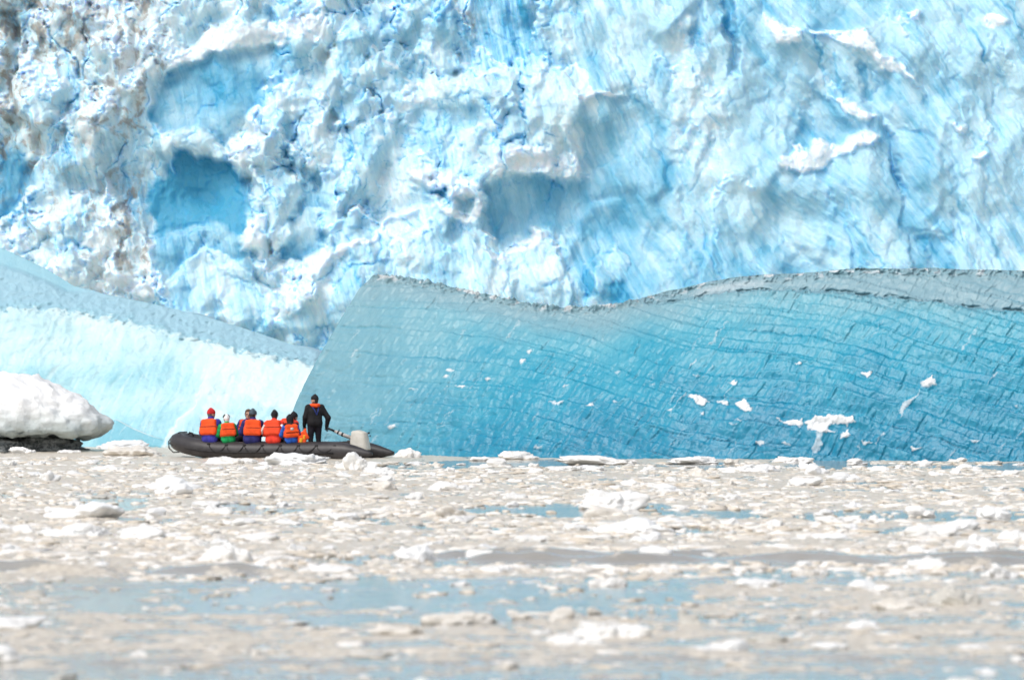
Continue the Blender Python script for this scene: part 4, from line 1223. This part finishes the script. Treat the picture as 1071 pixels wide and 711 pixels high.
def rotz(p, a, c):
    s, co = math.sin(a), math.cos(a); x, y = p[0] - c[0], p[1] - c[1]
    return (c[0] + x * co - y * s, c[1] + x * s + y * co, p[2])


def make_person(label, pose, mats, loc, rot, scale=1.0, vest=None, hat=None, head_yaw=0., group='people aboard the inflatable boat', lean=0., bulk=1.0, hunch=0., arms=None, hair=(.05, .03, .02), collar=None):
    """pose 'sit' (origin on the seat) or 'stand' (origin between the feet); mats: jacket, trousers, boots"""
    B = bulk * 1.1
    if pose == 'sit':
        off = 0.0; J = dict(pel=(0, 0, .11), wai=(0, -.015, .27), che=(0, -.01, .44), neb=(0, 0, .575), hd=(0, .03, .755))
        hip = .10; kn = (.14, .44, .09); an = (.14, .47, -.34); toe = (.15, .64, -.40)
        el = (.29, .10, .29); wr = (.17, .33, .17); hdir = (-.25, .9, -.25)
        sh = (.185, -.005, .515)
        lo, hi = (-.48, -.34, -.5), (.48, .80, 1.0)
    else:
        J = dict(pel=(0, 0, .93), wai=(0, 0, 1.07), che=(0, 0, 1.25), neb=(0, 0, 1.415), hd=(0, .03, 1.585))
        hip = .095; kn = (.115, .03, .50); an = (.12, -.01, .10); toe = (.14, .17, .045)
        el = (.28, .0, 1.08); wr = (.30, .10, .82); hdir = (0, .2, -1)
        sh = (.19, 0, 1.36)
        lo, hi = (-.56, -.42, -.02), (.56, .56, 1.82)
    AR = {1: (el, wr, hdir), -1: (el, wr, hdir)}
    if arms:
        AR.update(arms)

    def fwd(p):      # hunch the upper body forward about the waist
        if pose != 'sit' or hunch == 0: return p
        z0 = .15
        if p[2] < z0: return p
        c, s = math.cos(hunch), math.sin(hunch); y, z = p[1], p[2] - z0
        return (p[0], y * c + z * s, z0 - y * s + z * c)
    for k in J: J[k] = fwd(J[k])
    F_ = Field(lo, hi, .0155)
    SK, JA, TR, BO, EY, LI = 0, 1, 2, 3, 4, 5
    # torso
    for sx in (-1, 1):
        F_.cap(tuple(np.add(J['pel'], (sx * .07, 0, 0))), tuple(np.add(J['wai'], (sx * .065, 0, 0))), .125 * B, .120 * B, JA)
        F_.cap(tuple(np.add(J['wai'], (sx * .065, 0, 0))), tuple(np.add(J['che'], (sx * .085, 0, 0))), .120 * B, .125 * B, JA)
        s_ = fwd((sx * sh[0], sh[1], sh[2]))
        F_.cap(tuple(np.add(J['che'], (sx * .06, 0, 0))), s_, .12 * B, .085 * B, JA)
        e, w, hdv = AR[sx]; e = (sx * e[0], e[1], e[2]); w = (sx * w[0], w[1], w[2])
        if pose == 'sit': e = fwd(e); 
        F_.cap(s_, e, .083 * B, .066 * B, JA); F_.cap(e, w, .066 * B, .047 * B, JA)
        # hand: palm, four fingers, thumb
        hv = Vector((sx * hdv[0], hdv[1], hdv[2])).normalized(); side = hv.cross(Vector((0, 0, 1)) if abs(hv.z) < .8 else Vector((0, 1, 0))).normalized()
        nrm = side.cross(hv).normalized(); W = Vector(w)
        dn = -nrm if nrm.z > 0 else nrm
        GL = SK if 'glove' not in mats else 6
        for t in (-.022, .0, .022):
            F_.cap(W + side * t * .7, W + hv * .085 + side * t, .020, .018, GL, .012)
        for i, (t, L) in enumerate(((-.033, .062), (-.011, .076), (.011, .072), (.033, .054))):
            b0 = W + hv * .088 + side * t; b1 = b0 + hv * L * .55 + dn * .010; b2 = b1 + hv * L * .35 + dn * .028
            F_.cap(b0, b1, .0105, .0098, GL, .004); F_.cap(b1, b2, .0098, .0085, GL, .004)
        th0 = W + hv * .03 + side * (-sx * .03); th1 = th0 + hv * .035 + side * (-sx * .03) + dn * .01; th2 = th1 + hv * .035 + dn * .012
        F_.cap(th0, th1, .014, .012, GL, .008); F_.cap(th1, th2, .012, .0095, GL, .005)
        # leg
        H = (sx * hip, J['pel'][1] + .01, J['pel'][2] - (.02 if pose == 'sit' else .03)); K = (sx * kn[0], kn[1], kn[2]); A = (sx * an[0], an[1], an[2]); T = (sx * toe[0], toe[1], toe[2])
        F_.cap(H, K, .108 * B, .078, TR); F_.cap(K, A, .076, .058, TR)
        F_.cap((A[0], A[1], A[2] + .12), A, .066, .062, BO, .015); F_.cap((A[0], A[1] - .03, T[2] + .01), T, .055, .045, BO, .03)
    # jacket hem
    F_.cap(tuple(np.add(J['pel'], (-.06, 0, .0))), tuple(np.add(J['pel'], (.06, 0, .0))), .135 * B, .135 * B, JA, .04)
    # neck and head
    hc = J['hd']; q = lambda x, y, z: rotz((hc[0] + x, hc[1] + y, hc[2] + z), head_yaw, hc)
    F_.cap(J['neb'], q(0, -.02, -.06), .062, .056, SK); F_.cap(J['neb'], tuple(np.add(J['neb'], (0, 0, .03))), .085 * B, .075 * B, JA)
    F_.cap(q(0, -.02, .02), q(0, .012, .035), .088, .085, SK, .03); F_.cap(q(0, .02, -.02), q(0, .048, -.078), .066, .040, SK, .04)
    F_.cap(q(-.02, .075, .02), q(.02, .075, .02), .018, .018, SK, .02)                      # brow
    F_.cap(q(0, .088, .005), q(0, .112, -.032), .010, .016, SK, .012)                        # nose
    for sx in (-1, 1):
        F_.cap(q(sx * .034, .098, -.003), q(sx * .034, .098, -.003), .014, .014, SK, .012, sub=True)
        F_.cap(q(sx * .034, .080, -.003), q(sx * .034, .080, -.003), .0165, .0165, EY, .004)
        F_.cap(q(sx * .083, -.012, .012), q(sx * .086, -.018, -.03), .016, .011, SK, .008, sc=(.6, 1, 1))
    F_.cap(q(-.02, .083, -.068), q(.02, .083, -.068), .011, .011, LI, .008)
    sk = fab('skin', (.55, .34, .25), var=.1)
    ml = [sk, mats['jacket'], mats['trousers'], mats['boots'], fab('eye', (.05, .04, .04)), fab('lips', (.45, .2, .17)), mats.get('glove', sk)]
    body = link('person', F_.mesh('person_body', ml), None, label=label, category='person', group=group)
    body.location = loc; body.rotation_euler = (0, math.radians(((len(label) * 37) % 9) - 4) * (pose == 'sit'), rot); body.scale = (scale,) * 3

    # clothing as children
    def shell(name, fn, lo_, hi_, mat, vx=.0155):
        G = Field(lo_, hi_, vx); fn(G); return link(name, G.mesh(name, [mat]), body)
    if vest:
        zt = J['neb'][2]; c0 = np.array(J['che']); w0 = np.array(J['wai'])
        rotm = np.eye(3)
        if hunch:
            cc, ss = math.cos(hunch), math.sin(hunch); rotm = np.array([[1, 0, 0], [0, cc, -ss], [0, ss, cc]]).T
        cen = (c0 + w0) / 2 + np.array((0, 0, .045)) * 1
        def fn(G):
            V_ = min(B, 1.10)
            G.rbox(cen + rotm @ np.array((0, -.012, -.085)), (.155 * V_, .105 * B, .055), .072, 0, .03, rotm); G.rbox(cen + rotm @ np.array((0, 0, .075)), (.130 * V_, .098 * B, .065), .070, 0, .03, rotm)
            for sx in (-1, 1):
                G.cap(tuple(np.add(J['neb'], (sx * .10, -.02, -.05))), tuple(np.add(J['neb'], (sx * .10, .05, -.07))), .062, .06, 0, .03)
            G.cap(tuple(np.add(J['neb'], (-.07, -.075, .005))), tuple(np.add(J['neb'], (.07, -.075, .005))), .055, .055, 0, .04)
            G.cap(tuple(np.add(J['neb'], (0, .03, -.06))), tuple(np.add(J['neb'], (0, .035, .16))), .07, .08, 0, .02, sub=True)
            # seam between the two foam panels and the open front
            a = np.array(cen) + rotm @ np.array((-.3, -.175 * B, vest.get('seam', .0))); b_ = np.array(cen) + rotm @ np.array((.3, -.175 * B, vest.get('seam', .0)))
            G.cap(a, b_, .020, .020, 0, .012, sub=True)
            a = np.array(cen) + rotm @ np.array((0, .17 * B, -.3)); b_ = np.array(cen) + rotm @ np.array((0, .17 * B, .3))
            G.cap(a, b_, .022, .022, 0, .012, sub=True)
        v = shell('life_vest', fn, np.array(cen) - .42, np.array(cen) + .42, vest['mat'], .014)
        def fs(G):
            G.rbox(np.array(cen) + rotm @ np.array((0, 0, vest.get('seam', 0))), (.160 * min(B, 1.10), .118 * B, .006), .062, 0, .02, rotm)
            S, p = G.sub((-9, -9, -9), (9, 9, 9)); pp = (p - cen) @ rotm
            G.f[S] = np.maximum(G.f[S], np.abs(pp[..., 2] - vest.get('seam', 0)) - .012)
        st = shell('strap', fs, np.array(cen) - .36, np.array(cen) + .36, vest.get('strap', fab('vest_webbing', (.10, .02, .012))), .012)
        if vest.get('patch'):
            bm = bmesh.new(); pc = np.array(cen) + rotm @ np.array((0, -.165 * B - .0, .055)); box(bm, tuple(pc), (.11, .012, .10), .004); link('reflective_patch', bm_mesh('patch', bm, fab('reflective_grey', (.45, .43, .42))), body)
    if hat:
        kind = hat['kind']
        if kind == 'beanie':
            def fn(G):
                G.cap(q(0, -.02, .03), q(0, .010, .045), .102, .098, 0)
                G.cap(q(0, -.03, .10), q(0, -.02, .135), .055, .04, 0, .05)
                S, p = G.sub((-9, -9, -9), (9, 9, 9)); G.f[S] = np.maximum(G.f[S], -(p[..., 2] - (hc[2] + .005)))
            shell(hat.get('name', 'beanie'), fn, np.array(hc) - .2, np.array(hc) + .25, hat['mat'], .012)
            if hat.get('hair', True):
                def fh(G):
                    G.cap(q(0, -.03, .02), q(0, -.035, -.05), .093, .07, 0, .03)
                    S, p = G.sub((-9, -9, -9), (9, 9, 9)); G.f[S] = np.maximum(G.f[S], p[..., 2] - (hc[2] + .03))
                    f = q(0, .06, -.04); d = np.sqrt(((p - np.array(f)) ** 2).sum(-1)) - .085; G.f[S] = np.maximum(G.f[S], -d)
                shell(hat.get('under', 'hair'), fh, np.array(hc) - .2, np.array(hc) + .2, hat.get('undermat') or fab('hair_%.2f' % hair[0], hair), .012)
        elif kind == 'hair':
            def fn(G):
                G.cap(q(0, -.025, .025), q(0, .0, .045), .103, .099, 0); G.cap(q(0, -.05, -.01), q(0, -.06, -.08), .09, .075, 0, .04)
                S, p = G.sub((-9, -9, -9), (9, 9, 9)); f = q(0, .075, -.03)
                G.f[S] = np.maximum(G.f[S], -(np.sqrt(((p - np.array(f)) ** 2).sum(-1)) - .095))
                G.f[S] += .006 * np.sin(p[..., 0] * 160) * np.sin(p[..., 2] * 120 + p[..., 1] * 90)
            shell('hair', fn, np.array(hc) - .22, np.array(hc) + .22, hat['mat'], .012)
        elif kind == 'hood':
            def fn(G):
                G.cap(q(0, -.025, .02), q(0, .0, .05), .115, .108, 0); G.cap(q(0, -.03, .11), q(0, -.03, .15), .05, .03, 0, .05)
                G.cap(q(0, -.03, -.05), tuple(np.add(J['neb'], (0, -.06, .0))), .10, .10, 0, .05)
                S, p = G.sub((-9, -9, -9), (9, 9, 9)); f = q(0, .10, -.01)
                G.f[S] = np.maximum(G.f[S], -(np.sqrt(((p - np.array(f)) ** 2).sum(-1)) - .085))
            shell('hood', fn, np.array(hc) - .32, np.array(hc) + .28, hat['mat'], .012)
            if hat.get('ruff'):
                def fr(G):
                    for sx in (-1, 1):
                        G.cap(tuple(np.add(J['neb'], (sx * .02, -.10, .02))), tuple(np.add(J['neb'], (sx * .20, -.06, .03))), .05, .035, 0)
                        G.cap(tuple(np.add(J['neb'], (sx * .20, -.06, .03))), tuple(np.add(J['neb'], (sx * .16, .06, .03))), .035, .03, 0)
                    S, p = G.sub((-9, -9, -9), (9, 9, 9)); G.f[S] += .008 * np.sin(p[..., 0] * 120) * np.sin(p[..., 2] * 140)
                shell('hood_ruff', fr, np.array(J['neb']) - .32, np.array(J['neb']) + .3, hat['ruff'], .012)
        if hat.get('band'):
            def fb(G):
                G.cap(q(0, -.03, .045), q(0, .010, .06), .112, .106, 0)
                S, p = G.sub((-9, -9, -9), (9, 9, 9)); b0 = np.array(q(0, -.005, .06)); nv = Vector((0, 1, .0)); 
                G.f[S] = np.maximum(G.f[S], np.abs(p[..., 1] - b0[1] + .01) - .045); G.f[S] = np.maximum(G.f[S], -(p[..., 2] - (hc[2] + .055)))
            shell('headband', fb, np.array(hc) - .2, np.array(hc) + .25, hat['band'], .012)
    if collar:
        bm = bmesh.new(); n0 = J['neb']
        tube(bm, [(n0[0] - .12, .13, n0[2] - .26), (n0[0] - .125, .12, n0[2] - .10), (n0[0] - .13, .05, n0[2] + .01), (n0[0] - .09, -.085, n0[2] + .02), (0, -.125, n0[2] + .005), (n0[0] + .09, -.085, n0[2] + .02), (n0[0] + .13, .05, n0[2] + .01), (n0[0] + .125, .12, n0[2] - .10), (n0[0] + .12, .13, n0[2] - .26)], [.04, .045, .05, .055, .06, .055, .05, .045, .04], 12)
        lv = link('life_vest', bm_mesh('collar_vest', bm, collar), body)
        bm = bmesh.new(); tube(bm, [(.09, -.10, n0[2] - .03), (.06, -.150, n0[2] - .14), (.02, -.155, n0[2] - .26)], .018, 8); tube(bm, [(-.09, -.10, n0[2] - .03), (-.03, -.150, n0[2] - .14), (.02, -.155, n0[2] - .26)], .018, 8)
        link('harness_strap', bm_mesh('harness', bm, fab('navy_webbing', (.03, .05, .22))), body)
    return body


def make_people():
    O = fab('vest_orange', (.80, .085, .015), var=.12); O2 = fab('vest_orange_red', (.78, .065, .02), var=.12)
    navy = fab('navy_jacket', (.022, .024, .13)); blue = fab('indigo_jacket', (.035, .035, .27)); green = fab('green_jacket', (.01, .30, .09)); red = fab('red_jacket', (.70, .045, .025))
    blackc = fab('black_cloth', (.012, .012, .014)); darkt = fab('dark_trousers', (.014, .013, .02)); boots = fab('rubber_boots', (.02, .02, .02), rough=.5)
    redhat = fab('red_knit', (.50, .02, .025), scale=90); slate = fab('slate_cloth', (.06, .085, .11)); white = fab('white_fleece', (.75, .74, .74)); royal = fab('royal_jacket', (.02, .10, .45)); brown = fab('brown_hair', (.09, .05, .03))
    grey = fab('grey_glove', (.10, .10, .10))
    top = ZB + RB - .035
    def seat(x, side=-1): return boat_to_world((x, side * (YB - .02), top))
    def m(j, t=darkt): return dict(jacket=j, trousers=t, boots=boots, glove=grey)
    make_person('person in purple blue jacket, orange vest and red knit hat nearest the bow', 'sit', m(blue), seat(-1.69), math.radians(-22), 1.10, dict(mat=O, seam=.0), dict(kind='beanie', mat=redhat), head_yaw=math.radians(-35), hair=(.10, .10, .11), bulk=1.14, hunch=.12)
    make_person('child in green jacket, orange vest and white hat with black band', 'sit', m(green), seat(-1.13), math.radians(14), .92, dict(mat=O, seam=.0), dict(kind='beanie', mat=white, band=blackc, under='white_hood', undermat=white), bulk=1.08, head_yaw=.3, hunch=.18)
    make_person('broad person in navy jacket and dark cap with large plain orange vest', 'sit', m(navy), seat(-.38), math.radians(4), 1.08, dict(mat=O, seam=-.01), dict(kind='beanie', mat=slate), bulk=1.18, hunch=.10, head_yaw=math.radians(-28), hair=(.03, .03, .03), group=None or 'people aboard the inflatable boat')
    p5 = make_person('person in red and white jacket with orange red vest and black cap', 'sit', m(red), seat(.31), math.radians(-14), 1.06, dict(mat=O2, seam=.0), dict(kind='beanie', mat=blackc), bulk=1.10, hunch=.2, head_yaw=.15, hair=(.03, .02, .02))
    make_person('small child in black hood with orange vest bearing a grey patch', 'sit', m(royal), seat(.86), math.radians(18), .90, dict(mat=O, seam=-.06, patch=True), dict(kind='hood', mat=blackc, ruff=blackc))
    make_person('brown haired person in navy jacket half hidden behind the broad navy one', 'sit', m(navy), seat(-1.25, 1), math.radians(165), 1.07, dict(mat=O), dict(kind='hair', mat=brown), head_yaw=.2)
    make_person('red jacketed person bent forward behind the red and white jacket', 'sit', m(red), boat_to_world((.14, .42, .50)), math.radians(-40), 1.06, dict(mat=O2), dict(kind='beanie', mat=blackc), hunch=.62)
    # white sleeve stripes of the red and white jacket
    wm = white
    for sx in (-1, 1):
        bm = bmesh.new(); tube(bm, [(sx * .235, -.055, .50), (sx * .315, -.02, .36), (sx * .345, .05, .28), (sx * .28, .16, .235)], [.030, .034, .034, .028], 10)
        link('sleeve_stripe', bm_mesh('sleeve_stripe', bm, wm), p5)
    # driver
    loc = boat_to_world((1.30, -.12, .11)); c = BOAT_ROT
    arms = {1: ((.385, -.05, 1.07), (.36, .02, .815), (.15, .35, -.6)), -1: ((.27, .05, 1.09), (.27, .17, .86), (.05, .4, -1))}
    make_person('standing driver in black coat and cap with orange collar, hand on tiller', 'stand', m(blackc), loc, math.radians(16), .99, None, dict(kind='beanie', mat=blackc, name='cap'), head_yaw=math.radians(55), arms=arms, bulk=1.08, collar=O, hair=(.03, .025, .02))
    # spare life vest beside the driver
    G = Field((-.25, -.2, -.02), (.25, .2, .55), .014)
    G.rbox((-.03, 0, .12), (.08, .05, .09), .04, 0, .03); G.rbox((.05, .01, .25), (.05, .045, .10), .035, 0, .03, [[.9, 0, -.43], [0, 1, 0], [.43, 0, .9]]); G.cap((-.02, 0, .2), (.06, 0, .42), .05, .035, 0, .03)
    yel = fab('vest_yellow', (.80, .40, .03))
    o = link('life_vest', G.mesh('spare_vest', [O]), None, label='loose orange and yellow life vest propped beside the driver', category='life vest')
    o.location = boat_to_world((1.18, -.66, ZB + RB - .055))
    H = Field((-.25, -.2, -.02), (.25, .2, .55), .014); H.rbox((-.06, -.085, .11), (.035, .012, .05), .012, 0); H.rbox((.03, -.075, .20), (.02, .012, .05), .012, 0)
    link('yellow_panel', H.mesh('yellow_panel', [yel]), o)


# ------------------------------------------------------------------ light, camera
def make_light():
    w = bpy.data.worlds.new('World'); SC.world = w; w.use_nodes = True
    n = w.node_tree.nodes; bg = n['Background']
    S = Vector((-.45, -.55, .95)).normalized()
    sky = n.new('ShaderNodeTexSky'); sky.sky_type = 'NISHITA'; sky.sun_disc = False
    sky.sun_elevation = math.asin(S.z); sky.sun_rotation = math.atan2(S.x, S.y); sky.air_density = 1.0; sky.dust_density = 4.0; sky.ozone_density = 1.0
    hs = n.new('ShaderNodeHueSaturation'); hs.inputs['Saturation'].default_value = .46      # thin overcast
    w.node_tree.links.new(sky.outputs[0], hs.inputs['Color']); w.node_tree.links.new(hs.outputs[0], bg.inputs['Color'])
    bg.inputs['Strength'].default_value = .15
    L = bpy.data.lights.new('sun', 'SUN'); L.energy = .9; L.angle = math.radians(28); L.color = (1, .97, .92)
    o = bpy.data.objects.new('sun', L); COL.objects.link(o); o.rotation_euler = S.to_track_quat('Z', 'Y').to_euler()


def make_camera():
    c = bpy.data.cameras.new('camera'); o = bpy.data.objects.new('camera', c); COL.objects.link(o)
    c.sensor_width = 36; c.lens = 36 * F / 1071; c.clip_start = 1; c.clip_end = 20000
    o.location = (0, 0, CAMZ); o.rotation_euler = (math.radians(90) + math.atan((HY - 355.5) / F), 0, 0)
    c.dof.use_dof = True; c.dof.focus_distance = 192; c.dof.aperture_fstop = DOF
    SC.camera = o


DOF = 2.2
make_light(); make_camera()
make_glacier(); print('glacier', time.time() - T0)
make_blue_berg(); make_pale_berg(); make_growler(); print('bergs', time.time() - T0)
make_water(); make_brash(); print('brash', time.time() - T0)
make_boat(); make_people(); print('people', time.time() - T0)
SC.view_settings.view_transform = 'Standard'; SC.view_settings.look = 'None'; SC.view_settings.gamma = 1; SC.view_settings.use_curve_mapping = False
SC.view_settings.exposure = .32
SC.cycles.use_denoising = True
SC.cycles.max_bounces = 6; SC.cycles.diffuse_bounces = 4; SC.cycles.glossy_bounces = 3
SC.cycles.sample_clamp_indirect = 6
